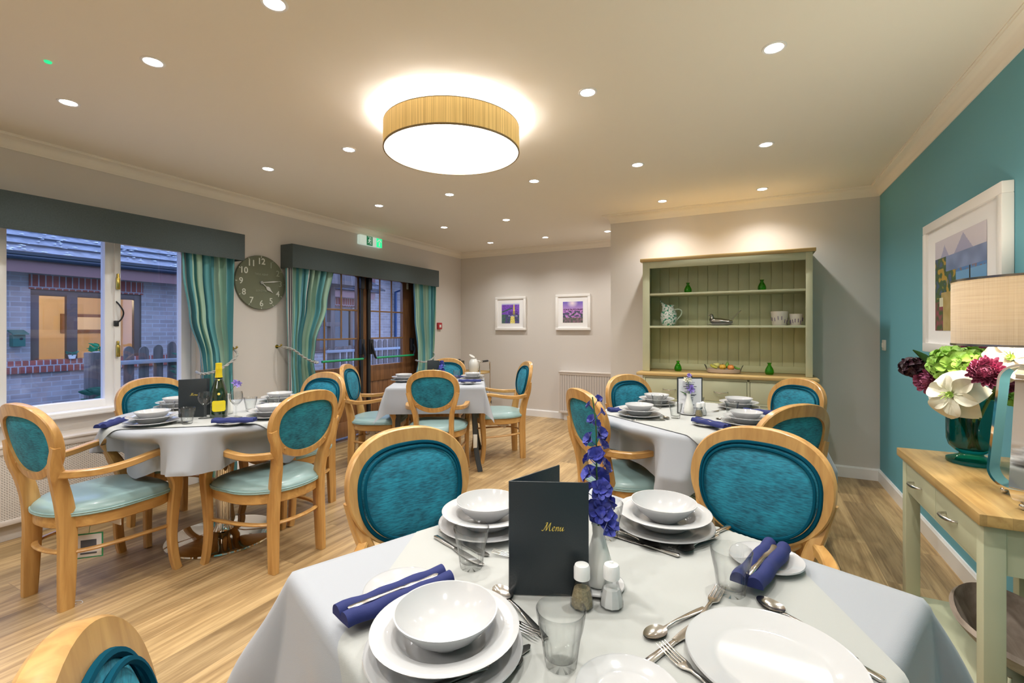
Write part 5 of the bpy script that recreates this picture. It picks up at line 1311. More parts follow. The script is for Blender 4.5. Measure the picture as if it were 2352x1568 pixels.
def duck():
    e = empty('oval_dish', 'white oval dish under the silver bird on the dresser', 'dish', (-.245, YI, 1.2815))
    m = MB(); m.lathe([(0, .001), (.05, .001), (.07, .006), (.095, .014), (.094, .016), (.068, .010), (.05, .005), (0, .005)], 40)
    m.v = [(x*1.2, y*.80, z) for x, y, z in m.v]; m.build('dish_body', MT['china'], e)
    e = empty('silver_bird_figurine', 'silver bird figurine with long ladle tail on the middle shelf', 'figurine', (-.245, YI, 1.290))
    P = catmull([(-.052, 0, .068), (-.050, 0, .060), (-.046, 0, .052), (-.045, 0, .042), (-.045, 0, .032), (-.030, 0, .022), (0, 0, .020), (.03, 0, .018), (.055, 0, .016), (.072, 0, .018)], 5)
    R = []; n = len(P)
    for i in range(n):
        t = i/(n-1); R.append(interp([(0, .003), (.1, .0115), (.22, .0105), (.36, .0125), (.5, .021), (.65, .021), (.85, .015), (1, .006)], t))
    m = MB(); m.tube(P, R, 14).tube([(-.056, 0, .060), (-.070, 0, .056)], [.004, .001], 8); m.build('bird_body', MT['silver'], e, ang=70)
    m = MB(); m.tube(catmull([(.055, -.004, .020), (.075, -.004, .045), (.105, -.004, .078), (.118, -.002, .086)], 5), .0016, 6).tube(catmull([(.060, .006, .020), (.078, .005, .040), (.104, .004, .073), (.118, .002, .086)], 5), .0016, 6); m.build('tail_handle', MT['silver'], e); e.scale = (1.45, 1.45, 1.45)
duck()
def lav_pot(x, r, h, label):
    e = empty('lavender_pot', label, 'pot', (x, YI, 1.2815), 0, 'lavender printed pots')
    m = MB(); m.lathe([(0, 0), (r*.78, 0), (r*.80, .002), (r, h), (r-.003, h), (r*.77, .008), (0, .008)], 40, mod=lambda a, j, z: 1); m.build('pot_body', MT['lav_pot'], e)
    m = MB(); rr = random.Random(int(r*1e4))
    for k in range(14):
        a = 2*PI*k/14; z0 = h*(.30+.35*rr.random()); tl = rr.uniform(-.25, .25)
        for q in range(5):
            z = z0-q*.006; rad = r*(.80+.2*z/h)+.0006; aa = a+tl*q*.04
            m.sphere((rad*math.cos(aa), rad*math.sin(aa), z), (.0026, .0026, .0042), 4)
    m.build('lavender_motif', MT['lav_print'], e)
lav_pot(.222, .068, .120, 'larger cream pot printed with lavender on the middle shelf'); lav_pot(.345, .052, .097, 'smaller cream lavender pot at the right end of the middle shelf')
e = empty('oval_tray', 'low oval blush metal tray with wire handles holding fruit', 'tray', (-.215, YI-.02, .8565))
m = MB(); m.lathe([(0, .001), (.125, .001), (.137, .006), (.145, .038), (.142, .038), (.133, .008), (0, .004)], 56); m.v = [(x, y*.55, z) for x, y, z in m.v]; m.build('tray_body', MT['zinc'], e)
for s in (-1, 1):
    m = MB(); m.tube(catmull([(s*.138, -.028, .030), (s*.150, -.026, .060), (s*.158, 0, .072), (s*.150, .026, .060), (s*.138, .028, .030)], 5), .003, 6); m.build('tray_handle', MT['iron'], e)
def fruit(name, label, cat, loc, R, mt, stem=False, rot=(0, 0, 0)):
    m = MB()
    if cat == 'apple' or cat == 'orange':
        m.lathe([(0, -R*.80), (R*.3, -R*.88), (R*.7, -R*.66), (R*.96, -R*.2), (R, .1*R), (R*.86, R*.55), (R*.5, R*.86), (R*.18, R*.86), (0, R*.74)], 28)
    elif cat == 'pear': m.lathe([(0, -R*1.2), (R*.5, -R*1.15), (R, -R*.5), (R*.92, 0), (R*.6, R*.6), (R*.38, R*1.1), (R*.25, R*1.4), (0, R*1.45)], 28)
    else: m.tube(catmull([(-R*2.2, 0, R*.35), (-R*1.2, 0, 0), (0, 0, -R*.15), (R*1.2, 0, 0), (R*2.1, 0, R*.4)], 5), [R*.15]+[R*.75]*6+[R*.8]*8+[R*.7]*5+[R*.12], 10)
    o = m.build(name, mt, ang=60, loc=loc, rot=rot); tag(o, label, cat)
    if stem: mm = MB(); mm.tube([(0, 0, R*.7), (R*.1, 0, R*1.25)], .0018, 5); mm.build('fruit_stem', MT['iron'], o)
yy = YI-.045
fruit('pear', 'pale yellow pear on the left of the fruit tray', 'pear', (-.268, yy+.03, .925), .024, pm('pear_skin', (.62, .60, .20), .4, var=.2, vscale=30), True, (0, -1.3, 0))
fruit('banana', 'green tipped banana at the left end of the fruit tray', 'banana', (-.295, yy, .913), .015, pm('banana_skin', (.62, .62, .12), .45, var=.2, vscale=20), rot=(0, .5, .3))
fruit('orange', 'yellow and orange apple in the middle of the fruit tray', 'apple', (-.222, yy, .910), .029, pm('yellow_orange_skin', (.80, .45, .06), .35, var=.35, vscale=25), True)
fruit('orange', 'orange red fruit on the right of the fruit tray', 'orange', (-.155, yy, .908), .029, pm('orange_red_skin', (.85, .28, .07), .35, var=.35, vscale=22))
fruit('green_pepper', 'green pear standing at the back of the fruit tray', 'pear', (-.185, yy+.045, .925), .022, pm('green_pear_skin', (.16, .34, .03), .35, var=.3, vscale=30), True); fruit('courgette', 'green banana at the right end of the fruit tray', 'banana', (-.108, yy+.02, .905), .013, pm('green_skin', (.16, .38, .05), .4), rot=(0, .4, 0))

# ------------------------------------------------------------------ console table and what stands on it
def console():
    X0, X1, Y0, Y1, z = .535, .935, 1.65, 2.43, .765
    e = empty('console_table', 'sage painted console table with oak top by the teal wall', 'console table', (0, 0, 0))
    m = MB(); m.box(X0, X1, Y0, Y1, z-.032, z, .003); m.build('oak_top', MT['oak_staves'], e)
    a, b, c, d = X0+.015, X1-.015, Y0+.02, Y1-.02
    for (x, y) in ((a, c), (b-.045, c), (a, d-.045), (b-.045, d-.045)):
        m = MB(); m.box(x, x+.045, y, y+.045, 0, z-.032, .002); m.build('leg', MT['dresser'], e)
    m = MB(); m.box(a+.006, a+.024, c+.045, d-.045, z-.160, z-.150).box(b-.02, b-.004, c+.045, d-.045, z-.16, z-.032).box(a+.045, b-.045, c+.006, c+.022, z-.16, z-.032).box(a+.045, b-.045, d-.022, d-.006, z-.16, z-.032)
    m.build('apron', MT['dresser'], e)
    ym = (c+d)/2
    for (y0, y1) in ((c+.046, ym-.001), (ym+.001, d-.046)):
        m = MB(); m.box(a+.002, a+.022, y0, y1, z-.150, z-.034, .001); dr = m.build('drawer', MT['dresser'], e)
        yc = (y0+y1)/2+.02; m = MB(); m.tube(catmull([(a+.004, yc-.045, z-.093), (a-.012, yc-.040, z-.094), (a-.022, yc, z-.096), (a-.018, yc+.035, z-.096), (a+.004, yc+.045, z-.096)], 5), [.004]*7+[.0055]*7+[.004]*7, 8); m.build('drawer_handle', MT['nickel'], dr)
    m = MB(); m.box(X0+.002, X1-.01, Y0+.005, Y1-.005, .155, .175, .003); m.build('lower_shelf', MT['dresser'], e)
console()
def vase():
    e = empty('glass_vase', 'teal glass footed vase on the console table', 'vase', (.712, 2.262, .7655))
    m = MB(); m.lathe([(0, 0), (.066, 0), (.070, .004), (.069, .014), (.050, .022), (.034, .030), (.033, .036), (.045, .044), (.062, .062), (.068, .085), (.069, .12), (.069, .235), (.066, .235), (.0655, .12), (.064, .086), (.058, .066), (.040, .050), (0, .044)], 56)
    m.build('vase_body', MT['teal_glass'], e, ang=60)
vase()
VB = Vector((.712, 2.262, .80))
def stem_to(e, head, rad=.0045):
    h = Vector(head)-e.location if False else Vector(head)
    m = MB(); b = VB+Vector((.02*math.sin(h.x*90), .02*math.cos(h.y*70), .02)); mid = Vector((VB.x+(h.x-VB.x)*.45, VB.y+(h.y-VB.y)*.45, 1.0))
    P = catmull([b, Vector((VB.x+(h.x-VB.x)*.15, VB.y+(h.y-VB.y)*.15, .90)), mid, h], 5); m.tube([tuple(p-e.location) for p in P], rad, 6); m.build('flower_stem', MT['stem'], e)
def flower_base(name, label, p, cat='flower'):
    e = empty(name, label, cat, p); stem_to(e, p); return e
def amaryllis(label, p, d, size, mt='white_petal', seed=0, elong=1.0):
    e = flower_base('amaryllis', label, p); rr = random.Random(seed); M = look(d, (0, 0, 0))
    m = MB()
    for i in range(6):
        a = 2*PI*i/6+.2+(0 if i % 2 else .08); R = M @ Matrix.Rotation(a, 4, 'Z') @ Matrix.Translation((.006, 0, -.012 if i % 2 else -.004)) @ Matrix.Rotation(-.55 if i % 2 else -.42, 4, 'Y')
        petal(m, R, size*elong*rr.uniform(.93, 1.07), size*1.05, .95, .20, 12, 8, 1.05, ruf=.7)
    m.build('petals', MT[mt], e, ang=80)
    m = MB(); m.lathe([(0, .0), (.007, .002), (.011, .009), (.004, .003), (0, .003)], 12, M=M)
    for i in range(6):
        a = i*1.05; m.tube([M @ Vector((0, 0, 0)), M @ Vector((.008*math.cos(a), .008*math.sin(a), .035)), M @ Vector((.012*math.cos(a), .012*math.sin(a)-.006, .05))], .0012, 5)
    m.build('stamens', pm('green_flower_throat', (.32, .50, .10), .5) if 'green_flower_throat' not in bpy.data.materials else bpy.data.materials['green_flower_throat'], e)
def mum(label, p, d, size, mt, seed, n=90, wide=.13, name='chrysanthemum'):
    e = flower_base(name, label, p); rr = random.Random(seed); M = look(d, (0, 0, 0)); m = MB()
    for i in range(n):
        t = i/n; th = math.acos(1-1.35*t); a = i*2.39996
        L = size*(.55+.5*t)*rr.uniform(.9, 1.1); dirv = Vector((math.sin(th)*math.cos(a), math.sin(th)*math.sin(a), math.cos(th)))
        R = M @ Matrix.Rotation(a, 4, 'Z') @ Matrix.Rotation(-(PI/2-th), 4, 'Y'); petal(m, R, L, size*wide*2, -1.3+.8*t, .7, 7, 2, 1.5)
    m.build('petals', MT[mt], e, ang=80)
def hydrangea(label, p, R, mt, seed, n=60, ps=.022, name='hydrangea'):
    e = flower_base(name, label, p); rr = random.Random(seed); m = MB()
    for i in range(n):
        t = (i+.5)/n; th = math.acos(1-1.5*t); a = i*2.39996
        d = Vector((math.sin(th)*math.cos(a), math.sin(th)*math.sin(a), math.cos(th)))
        q = R*rr.uniform(.72, 1.0); M = look(d+Vector((rr.uniform(-.5, .5), rr.uniform(-.5, .5), rr.uniform(-.3, .3))), (d.x*q, d.y*q, d.z*q*.72))
        floret(m, M, ps*rr.uniform(.8, 1.2), 4, 1.0, .25, rr)
    m.sphere((0, 0, 0), (R*.6, R*.6, R*.42), 8)
    m.build('petals', MT[mt], e, ang=80)
hydrangea('dark burgundy rose at the left of the console bouquet', (0.560, 2.267, 1.103), .044, 'burgundy', 3, 42, .026, 'rose')
mum('mauve chrysanthemum behind the white amaryllis, left', (0.590, 2.236, 1.063), (-.75, -.6, -.1), .052, 'mauve', 5, 110)
hydrangea('lime green hydrangea at the top of the console bouquet', (0.640, 2.114, 1.125), .078, 'lime', 8, 85, .030)
amaryllis('large white amaryllis at the front of the console bouquet', (0.585, 2.017, 1.035), (-.62, -.78, .08), .086, seed=2)
amaryllis('half open creamy bloom behind the front amaryllis', (0.640, 2.064, 1.071), (.2, -.8, .5), .050, seed=4, elong=1.1)
mum('mauve pink chrysanthemum in the middle of the console bouquet', (0.655, 1.968, 1.115), (-.35, -.85, .25), .049, 'mauve', 9, 170)
mum('dark mauve chrysanthemum under the lamp shade', (0.740, 2.294, 1.179), (-.3, -.7, .6), .060, 'mauve', 12, 140)
amaryllis('white amaryllis under the lamp shade at right', (0.720, 1.995, 1.160), (-.45, -.75, .35), .085, seed=6)
mum('mauve chrysanthemum at the right behind the lamp stand', (0.760, 2.117, 1.077), (-.2, -.9, 0), .045, 'mauve', 15, 110)
hydrangea('small lime green sprig at the right behind the lamp stand', (0.780, 2.161, 1.017), .026, 'lime', 18, 16, .026)
e = empty('foliage', 'pointed dark green leaves among the console bouquet', 'leaves', VB)
for (p, q, L, w) in (((.60, 2.20, 1.10), (-.45, .35, .75), .10, .03), ((.66, 2.20, 1.06), (-.5, -.6, .2), .07, .035), ((.76, 2.20, 1.05), (.3, -.6, -.1), .09, .04), ((.72, 2.16, 1.04), (.0, -.9, -.2), .08, .04), ((.69, 2.20, 1.03), (-.3, -.8, -.3), .08, .045)):
    m = MB(); petal(m, look(q, Vector(p)-VB) @ Matrix.Rotation(-PI/2, 4, 'Y'), L, w, .4, .3, 6, 4, .6); m.build('leaf', MT['leaf'], e, ang=80)

def table_lamp():
    cx, cy_, z = .735, 1.83, .7655
    e = empty('table_lamp', 'table lamp with grey linen drum shade and polished chrome loop base', 'table lamp', (cx, cy_, z), math.radians(48))
    sh, nt, N, L, P = newmat('grey_linen_shade')
    tc = N.new('ShaderNodeTexCoord'); mp = N.new('ShaderNodeMapping'); mp.inputs['Scale'].default_value = (6, 6, 400); n = N.new('ShaderNodeTexNoise'); n.inputs['Scale'].default_value = 1
    mp2 = N.new('ShaderNodeMapping'); mp2.inputs['Scale'].default_value = (500, 500, 5); n2 = N.new('ShaderNodeTexNoise'); n2.inputs['Scale'].default_value = 1
    L.new(tc.outputs['Object'], mp.inputs[0]); L.new(mp.outputs[0], n.inputs['Vector']); L.new(tc.outputs['Object'], mp2.inputs[0]); L.new(mp2.outputs[0], n2.inputs['Vector'])
    ad = N.new('ShaderNodeMath'); ad.operation = 'ADD'; L.new(n.outputs['Fac'], ad.inputs[0]); L.new(n2.outputs['Fac'], ad.inputs[1])
    r = N.new('ShaderNodeValToRGB'); r.color_ramp.elements[0].position = .35; r.color_ramp.elements[1].position = .65; r.color_ramp.elements[0].color = (.24, .205, .165, 1); r.color_ramp.elements[1].color = (.40, .35, .285, 1)
    hf = N.new('ShaderNodeMath'); hf.operation = 'MULTIPLY'; hf.inputs[1].default_value = .5; L.new(ad.outputs[0], hf.inputs[0]); L.new(hf.outputs[0], r.inputs[0]); L.new(r.outputs[0], P.inputs['Base Color'])
    P.inputs['Roughness'].default_value = .9; P.inputs['Sheen Weight'].default_value = .2
    tl = N.new('ShaderNodeBsdfTranslucent'); tl.inputs[0].default_value = (.75, .55, .32, 1); mx = N.new('ShaderNodeMixShader'); mx.inputs[0].default_value = .05
    L.new(P.outputs[0], mx.inputs[1]); L.new(tl.outputs[0], mx.inputs[2]); L.new(mx.outputs[0], N['Material Output'].inputs[0])
    R = .197; z0, z1 = 1.205-z, 1.392-z
    m = MB(); m.lathe([(R, z0), (R, z1)], 80); s = m.build('lamp_shade', sh, e)
    m = MB()
    for zz in (z0, z1): m.lathe([(R+.0015, zz-.003), (R+.0015, zz+.003), (R-.0015, zz+.003), (R-.0015, zz-.003), (R+.0015, zz-.003)], 80)
    for k in range(3): m.tube([(0, 0, z1-.02), (R*math.cos(k*2.09), R*math.sin(k*2.09), z1-.02)], .0022, 6)
    m.build('shade_rim', MT['silver'], s)
    def loop(w, h, bw, bt, rot, z00):
        # flat strap bent into a tapering rounded frame
        mm = MB(); pts = []; r_ = .05; wt = w*.80
        cs = [(w/2, .012, -PI/2, 0), (wt/2, h, 0, PI/2), (-wt/2, h, PI/2, PI), (-w/2, .012, PI, 1.5*PI)]
        for (x, zz, a0, a1) in cs:
            sx = math.copysign(1, x); cxx = x-sx*r_; czz = zz+r_ if zz < .1 else zz-r_
            for q in range(9):
                a = a0+(a1-a0)*q/8; pts.append((cxx+r_*math.cos(a), 0, czz+r_*math.sin(a)))
        M = Matrix.Translation((0, 0, z00)) @ Matrix.Rotation(rot, 4, 'Z')
        mm.sweep(pts, [(-bw, -bt), (bw, -bt), (bw, bt), (-bw, bt)], closed=True, up=(0, 1, 0), M=M) if False else None
        vs = []; fs = []; n = len(pts)
        for i, p in enumerate(pts):
            a = Vector(pts[(i+1) % n])-Vector(pts[i-1]); nrm = Vector((a.z, 0, -a.x)).normalized()
            for (y, o) in ((-bw, -bt), (bw, -bt), (bw, bt), (-bw, bt)): vs.append(M @ (Vector(p)+Vector((0, y, 0))+nrm*o))
        for i in range(n):
            for j in range(4): fs.append((i*4+j, i*4+(j+1) % 4, ((i+1) % n)*4+(j+1) % 4, ((i+1) % n)*4+j))
        mm.add(vs, fs); return mm
    loop(.31, .385, .016, .003, .0, .004).build('chrome_loop', MT['chrome'], e, ang=30)
    loop(.23, .372, .028, .003, PI/2, .010).build('chrome_loop', MT['chrome'], e, ang=30)
    m = MB(); m.tube([(0, 0, .385), (0, 0, .46)], .008, 10).lathe([(0, .44), (.018, .44), (.018, .49), (0, .49)], 16); m.build('lamp_stem', MT['chrome'], e)
    for (x, y) in ((.125, .0), (-.125, 0), (0, .09), (0, -.09)):
        m = MB(); m.sphere((x, y, .0095), .0095, 8); m.build('ball_foot', MT['chrome'], e)
    m = MB(); m.sphere((0, 0, .53), .028, 10); m.build('light_bulb', emit('warm_bulb', (1, .75, .45), 4), e)
    l = bpy.data.lights.new('bulb_glow', 'POINT'); l.energy = 13.0; l.color = (1, .86, .68); l.shadow_soft_size = .035
    lo = bpy.data.objects.new('bulb_glow', l); COL.objects.link(lo); lo.parent = e; lo.location = (0, 0, .575)
table_lamp()
def grey_bowl():
    e = empty('wooden_bowl', 'weathered grey wooden boat bowl on the console\'s lower shelf', 'bowl', (.74, 1.99, .1755))
    m = MB()
    def surf(off, zb):
        def fn(u, v):
            a = u*2*PI; q = v; rx, ry = (.15-off)*q, (.265-off)*q
            z = zb+(.095-off*.1)*(q**2.4)+.02*q*abs(math.sin(a))
            return (rx*math.cos(a), ry*math.sin(a), z)
        return fn
    m.grid(surf(0, .0), 48, 10).grid(surf(.012, .012), 48, 10)
    A = [surf(0, 0)(i/48, 1) for i in range(48)]; B = [surf(.012, .012)(i/48, 1) for i in range(48)]
    m.add(A+B, [(i, (i+1) % 48, 48+(i+1) % 48, 48+i) for i in range(48)])
    o = m.build('bowl_body', MT['grey_bowl'], e, (0, 0, .045), weld=True, ang=60)
    for (x, y) in ((-.06, .05), (-.06, -.10), (.06, .05), (.06, -.10)):
        m = MB(); m.lathe([(0, 0), (.020, 0), (.020, .003), (.006, .008), (.005, .05), (0, .052)], 20, c=(x, y, 0)); m.build('chrome_foot', MT['chrome'], e)
grey_bowl()

# ------------------------------------------------------------------ trolley with jug
def trolley():
    e = empty('serving_trolley', 'chrome serving trolley with wooden trays against the back corner', 'trolley', (-3.52, 5.60, 0))
    for z in (.63, .135):
        m = MB(); m.box(-.22, .235, -.16, .16, z, z+.016, .004).box(-.22, .235, -.165, -.155, z, z+.03, .003).box(-.22, .235, .155, .165, z, z+.03, .003); m.build('tray_shelf', MT['oak'], e)
    for x in (-.225, .24):
        m = MB(); m.tube(catmull([(x, -.14, .06), (x, -.14, .5), (x, -.14, .74), (x, -.11, .80), (x, 0, .805), (x, .11, .80), (x, .14, .74), (x, .14, .5), (x, .14, .06)], 6), .010, 10); fr = m.build('hoop_frame', MT['chrome'], e)
        m = MB(); m.tube([(x, -.07, .806), (x, .07, .806)], .014, 10); m.build('handle_grip', MT['black_metal'], fr)
        for y in (-.14, .14): m = MB(); m.lathe([(0, -.012), (.03, -.012), (.032, 0), (.03, .012), (0, .012)], 20, M=frame_m((x, y, .032), (0, 1, 0), (0, 0, 1))); m.box(x-.016, x+.016, y-.01, y+.01, .03, .07, .003); m.build('castor', MT['black_metal'], fr)
    m = MB(); m.box(-.20, -.13, -.05, .05, .646, .80, .006); o = m.build('metal_caddy', MT['iron']); o.location = (-3.52+.17*0, 5.60, 0); tag(o, 'dark metal canister beside the white jug on the trolley', 'canister')
    e = empty('lidded_jug', 'white enamel jug with open lid on the serving trolley', 'jug', (-3.455, 5.58, .6465))
    m = MB(); m.lathe([(0, 0), (.050, 0), (.060, .006), (.066, .04), (.072, .09), (.070, .13), (.056, .165), (.045, .178), (.043, .190), (.040, .190), (.041, .178), (0, .17)], 40); m.build('jug_body', MT['white_enamel'], e)
    m = MB(); m.lathe([(0, 0), (.042, 0), (.044, .005), (.0, .010)], 28, M=Matrix.Translation((-.025, 0, .222)) @ Matrix.Rotation(math.radians(32), 4, 'Y')); m.build('jug_lid', MT['white_enamel'], e)
    m = MB(); m.tube(catmull([(.055, 0, .155), (.09, 0, .165), (.11, 0, .145), (.10, 0, .10), (.066, 0, .06)], 5), .006, 8); m.build('jug_handle', MT['white_enamel'], e)
trolley()

# ------------------------------------------------------------------ outside
XO = -9.5
m = MB(); m.box(-30, XL-.28, -12, 26, -.35, -.25); struct(m.build('ground', MT['paving']))
def building():
    e = empty('brick_building', 'brick building across the yard with brown windows and tiled roof', 'building', (0, 0, 0))
    W = [(2.916, 4.332, .70, 1.847), (7.6, 9.55, .70, 1.847)]
    ys = [-6]+[q for w in W for q in w[:2]]+[13.0]
    m = MB()
    for i in range(0, len(ys), 2): m.box(XO-.25, XO, ys[i], ys[i+1], -.3, 2.2)
    for w in W: m.box(XO-.25, XO, w[0], w[1], -.3, w[2]).box(XO-.25, XO, w[0], w[1], w[3], 2.2)
    m.build('brick_wall', MT['brick'], e)
    for w in W:
        m = MB(); m.box(XO-.02, XO+.012, w[0]-.02, w[1]+.02, w[3], w[3]+.215); m.build('soldier_course', MT['brick_red'], e)
        f = MB(); xa, xb = XO-.10, XO-.02; y0, y1, z0, z1 = w
        f.box(xa, xb, y0, y0+.10, z0, z1, .005).box(xa, xb, y1-.10, y1, z0, z1, .005).box(xa, xb, y0, y1, z0, z0+.09, .005).box(xa, xb, y0, y1, z1-.09, z1, .005).box(xa, xb, y0+.42, y0+.55, z0, z1, .005).box(xa, xb, y1-.40, y1-.32, z0, z1, .005).box(xa, xb+.05, y0-.02, y1+.02, z0-.03, z0+.01, .004)
        fr = f.build('window_frame', MT['brown_frame'], e)
        m = MB(); m.box(XO-.06, XO-.055, y0+.05, y1-.05, z0+.05, z1-.05); m.build('window_pane', MT['pane'], fr)
    m = MB(); m.box(XO-.02, XO+.055, -6, 6.2, .60, .785, .01); m.build('red_brick_sill', MT['brick_red'], e)
    m = MB(); m.box(XO, XO+.40, -6, 9.6, 2.10, 2.22, .005).box(XO+.38, XO+.40, -6, 9.6, 2.05, 2.235); m.build('fascia', MT['fascia'], e)
    m = MB(); m.tube([(XO+.46, -6, 2.26), (XO+.46, 9.7, 2.26)], .045, 12); m.build('gutter', MT['gutter'], e)
    m = MB(); m2 = MB(); rows = 22; run = .24; sl = .58
    for r in range(rows):
        x0 = XO+.50-r*run; z0 = 2.30+r*run*sl; x1 = x0-run-.05; z1 = z0+(run+.05)*sl-.02
        m.add([(x0, -6, z0+.03), (x0, 9.9, z0+.03), (x1, 9.9, z1+.03), (x1, -6, z1+.03), (x0, -6, z0), (x0, 9.9, z0), (x1, 9.9, z1), (x1, -6, z1)], [(0, 1, 2, 3), (4, 7, 6, 5), (0, 4, 5, 1), (3, 2, 6, 7), (0, 3, 7, 4), (1, 5, 6, 2)])
        m2.box(x0-.01, x0+.012, -6, 9.9, z0-.012, z0+.036)
    rf = m.build('tiled_roof', MT['tiles'], e, ang=20); m2.build('tile_edges', MT['tile_edge'], rf)
    rr = random.Random(9); m = MB()
    for k in range(300):
        r = rr.randint(0, 6); y = rr.uniform(1.5, 6.5); t = rr.random(); x = XO+.50-r*run-t*run; z = 2.335+(r+t)*run*sl
        m.add([(x, y, z), (x+.012, y+rr.uniform(.03, .09), z), (x-.02, y+.05, z+.012)], [(0, 1, 2)])
    m.build('lichen_flecks', pm('pale_lichen', (.65, .68, .75), .8), e)
    # gable wing seen through the patio doors
    m = MB(); m.box(XO-.3, XO+.0, 9.9, 16, -.3, 3.2); m.build('wing_wall', MT['brick'], e)
    m = MB(); m.add([(XO+.05, 7.0, 2.15), (XO+.05, 10.0, 2.15), (XO+.05, 10.0, 2.9), (XO+.05, 8.6, 4.3), (XO+.05, 7.0, 3.2), (XO-.02, 7.0, 2.15), (XO-.02, 10, 2.15), (XO-.02, 10, 2.9), (XO-.02, 8.6, 4.3), (XO-.02, 7.0, 3.2)], [(0, 1, 2, 3, 4), (9, 8, 7, 6, 5), (0, 5, 6, 1), (1, 6, 7, 2), (2, 7, 8, 3), (3, 8, 9, 4), (4, 9, 5, 0)]); m.build('timber_gable', MT['fascia'], e)
    m = MB()
    for r in range(8):
        x0 = XO+.9-r*.28; z0 = 2.62+r*.17
        m.box(x0-.33, x0, 10.15, 16, z0, z0+.05, M=Matrix.Translation((x0, 0, z0)) @ Matrix.Rotation(.5, 4, 'Y') @ Matrix.Translation((-x0, 0, -z0)))
    m.build('wing_roof', MT['tiles'], e, ang=20)
    m = MB(); m.tube([(XO+.95, 10.1, 2.58), (XO+.95, 16, 2.58)], .06, 10).tube([(XO+.95, 10.8, 2.55), (XO+.1, 10.8, 2.35), (XO+.09, 10.8, -.3)], .045, 10); m.build('downpipe', pm('blue_black_downpipe', (.01, .04, .12), .3), e)
    # lit room behind the window
    m = MB(); m.box(XO-2.6, XO-2.5, 2.2, 5.2, -.2, 2.1).box(XO-2.6, XO-.27, 2.2, 2.3, -.2, 2.1).box(XO-2.6, XO-.27, 5.1, 5.2, -.2, 2.1).box(XO-2.6, XO-.27, 2.2, 5.2, 2.1, 2.15).box(XO-2.6, XO-.27, 2.2, 5.2, -.25, -.2); m.build('inner_room', MT['lit_wall'], e)
    m = MB(); m.box(XO-2.49, XO-2.46, 3.35, 3.75, .9, 1.7, .005).box(XO-2.49, XO-2.46, 4.1, 5.0, 1.18, 1.55, .005); m.build('inner_room_pictures', pm('brown_picture', (.20, .10, .05), .6), e)
    m = MB(); m.box(XO-2.46, XO-2.455, 4.16, 4.94, 1.24, 1.49); m.build('inner_picture_card', MT['mount'], e)
    m = MB(); m.box(XO-2.6, XO-2.5, 7.2, 9.85, -.2, 2.1).box(XO-2.6, XO-.27, 7.2, 7.3, -.2, 2.1).box(XO-2.6, XO-.27, 9.75, 9.85, -.2, 2.1).box(XO-2.6, XO-.27, 7.2, 9.85, 2.1, 2.15).box(XO-2.6, XO-.27, 7.2, 9.85, -.25, -.2); m.build('unlit_room', MT['grout'], e)
    l = bpy.data.lights.new('room_lamp', 'POINT'); l.energy = 30; l.color = (1, .72, .44); l.shadow_soft_size = .15
    lo = bpy.data.objects.new('room_lamp', l); COL.objects.link(lo); lo.parent = e; lo.location = (XO-1.2, 3.7, 1.95)
building()
def picket_fence(label, y0, y1, seed, zt, post):
    e = empty('picket_fence', label, 'fence', (0, 0, 0)); rr = random.Random(seed); xf = -6.3; y = y0
    while y < y1:
        h = zt(y)+rr.uniform(-.012, .012); w = .095; m = MB()
        poly = [(-w/2, -.25), (w/2, -.25), (w/2, h-.06)]+[(w/2*math.cos(a), h-.06+.06*math.sin(a)) for a in [PI*k/8 for k in range(1, 8)]]+[(-w/2, h-.06)]
        m.prism(poly, -.011, .011, M=frame_m((xf, y, 0), (0, 1, 0), (0, 0, 1))); m.build('picket', MT['old_wood'], e, ang=50); y += .148
    m = MB()
    for z in (.30, .85): m.box(xf+.012, xf+.055, y0-.1, y1+.05, z, z+.045, .004)
    m.build('rail', pm('pale_lit_rail', (.30, .33, .36), .8) if 'pale_lit_rail' not in bpy.data.materials else bpy.data.materials['pale_lit_rail'], e)  # rails paler than the pickets, light on the top rail put into colour
    if post: m = MB(); m.box(xf-.05, xf+.06, y0-.24, y0-.10, -.25, 1.0, .01); m.build('fence_post', MT['old_wood'], e)
picket_fence('rounded grey picket fence outside the white window', 2.60, 4.9, 2, lambda y: 1.03+.10*(y-2.6), True)
picket_fence('rounded grey picket fence outside the patio doors', 5.6, 9.2, 4, lambda y: .93+.10*(y-5.6), False)
def birdbox():
    e = empty('bird_box', 'green wooden bird box on the brick wall outside', 'bird box', (XO, 2.757, 1.06))
    m = MB(); m.box(.0, .14, -.065, .065, -.06, .11, .004); m.build('box_body', MT['greenbox'], e)
    m = MB(); m.add([(0, -.085, .16), (0, .085, .16), (.19, .085, .11), (.19, -.085, .11), (0, -.085, .18), (0, .085, .18), (.19, .085, .13), (.19, -.085, .13)], [(0, 3, 2, 1), (4, 5, 6, 7), (0, 1, 5, 4), (2, 3, 7, 6), (1, 2, 6, 5), (0, 4, 7, 3)]); m.build('box_roof', MT['greenbox'], e)
    m = MB(); m.lathe([(0, 0), (.018, 0), (.018, .002), (0, .002)], 14, M=frame_m((.141, .02, .05), (0, 1, 0), (0, 0, 1))); m.build('entry_hole', MT['black_metal'], e)
birdbox()
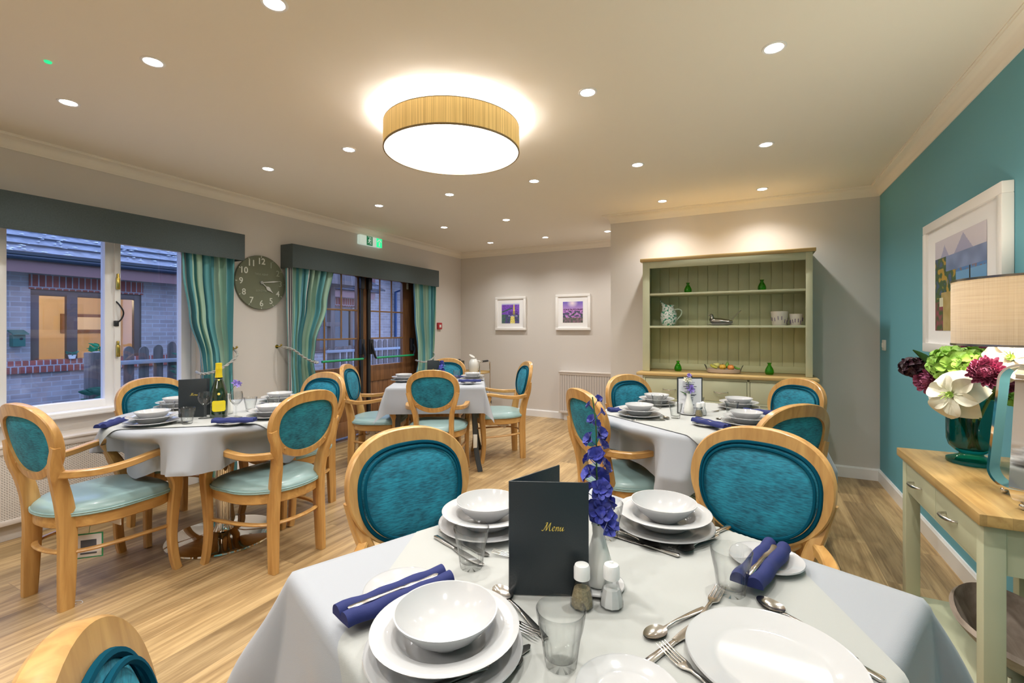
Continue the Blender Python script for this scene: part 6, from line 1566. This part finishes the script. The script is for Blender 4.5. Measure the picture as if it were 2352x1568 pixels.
def leafy(name, label, cat, loc, n, R, H, mt, seed, pot=None):
    e = empty(name, label, cat, loc); rr = random.Random(seed)
    if pot: m = MB(); m.lathe([(0, 0), (pot*.75, 0), (pot, pot*1.2), (pot*.9, pot*1.2), (0, pot*1.0)], 20); m.build('plant_pot', MT['white_enamel'], e)
    m = MB(); b = pot*1.1 if pot else 0
    for k in range(n):
        a = rr.uniform(0, 2*PI); t = rr.random(); p = (R*.5*t*math.cos(a), R*.5*t*math.sin(a), b+H*rr.random())
        petal(m, look((math.cos(a), math.sin(a), rr.uniform(-.2, .8)), p) @ Matrix.Rotation(-PI/2, 4, 'Y'), R*rr.uniform(.5, .9), R*.28, .5, .2, 4, 2, .6)
    m.tube([(0, 0, b-.02), (0, 0, b+H)], .006, 5); m.build('foliage', MT[mt], e, ang=80)
MT['bright_leaf'] = pm('bright_green_leaf', (.02, .30, .12), .5); MT['blue_leaf'] = pm('blue_green_leaf', (.04, .16, .10), .5, var=.4, vscale=10)
leafy('potted_plant', 'bright green plant in a white pot on the outside window ledge', 'plant', (XO+.09, 3.70, .79), 26, .16, .10, 'bright_leaf', 2, .085)
leafy('potted_plant', 'tiny plant in a white pot on the outside window ledge', 'plant', (XO+.09, 3.36, .79), 12, .08, .04, 'blue_leaf', 3, .05)
leafy('garden_shrub', 'leafy shrub low behind the left pane of the white window', 'shrub', (-6.15, 2.50, -.25), 70, .22, .85, 'blue_leaf', 5)
leafy('garden_shrub', 'leafy shrub in front of the picket fence in the right pane', 'shrub', (-6.10, 3.25, -.25), 80, .20, 1.15, 'blue_leaf', 7)
def pergola():
    e = empty('wooden_arbour', 'dark timber arbour standing outside the left patio door', 'arbour', (-7.0, 6.0, -.25))
    m = MB(); m.box(-.05, .05, -.55, -.45, 0, 2.35, .005).box(-.05, .05, .20, .30, 0, 2.3, .005).box(-.05, .05, -.6, .45, 1.55, 1.63, .005); m.sweep([(0, -.48, .9), (0, -.02, 2.2)], RSEC, [(.04, .04)]*2, up=(1, 0, 0)); m.build('timber_frame', MT['old_wood'], e)
    m = MB(); m.prism([(-.75, 2.3), (.55, 2.3), (-.1, 2.85)], -.5, .5, M=frame_m((0, 0, 0), (0, 1, 0), (0, 0, 1))); m.build('arbour_roof', MT['old_wood'], e)
pergola()
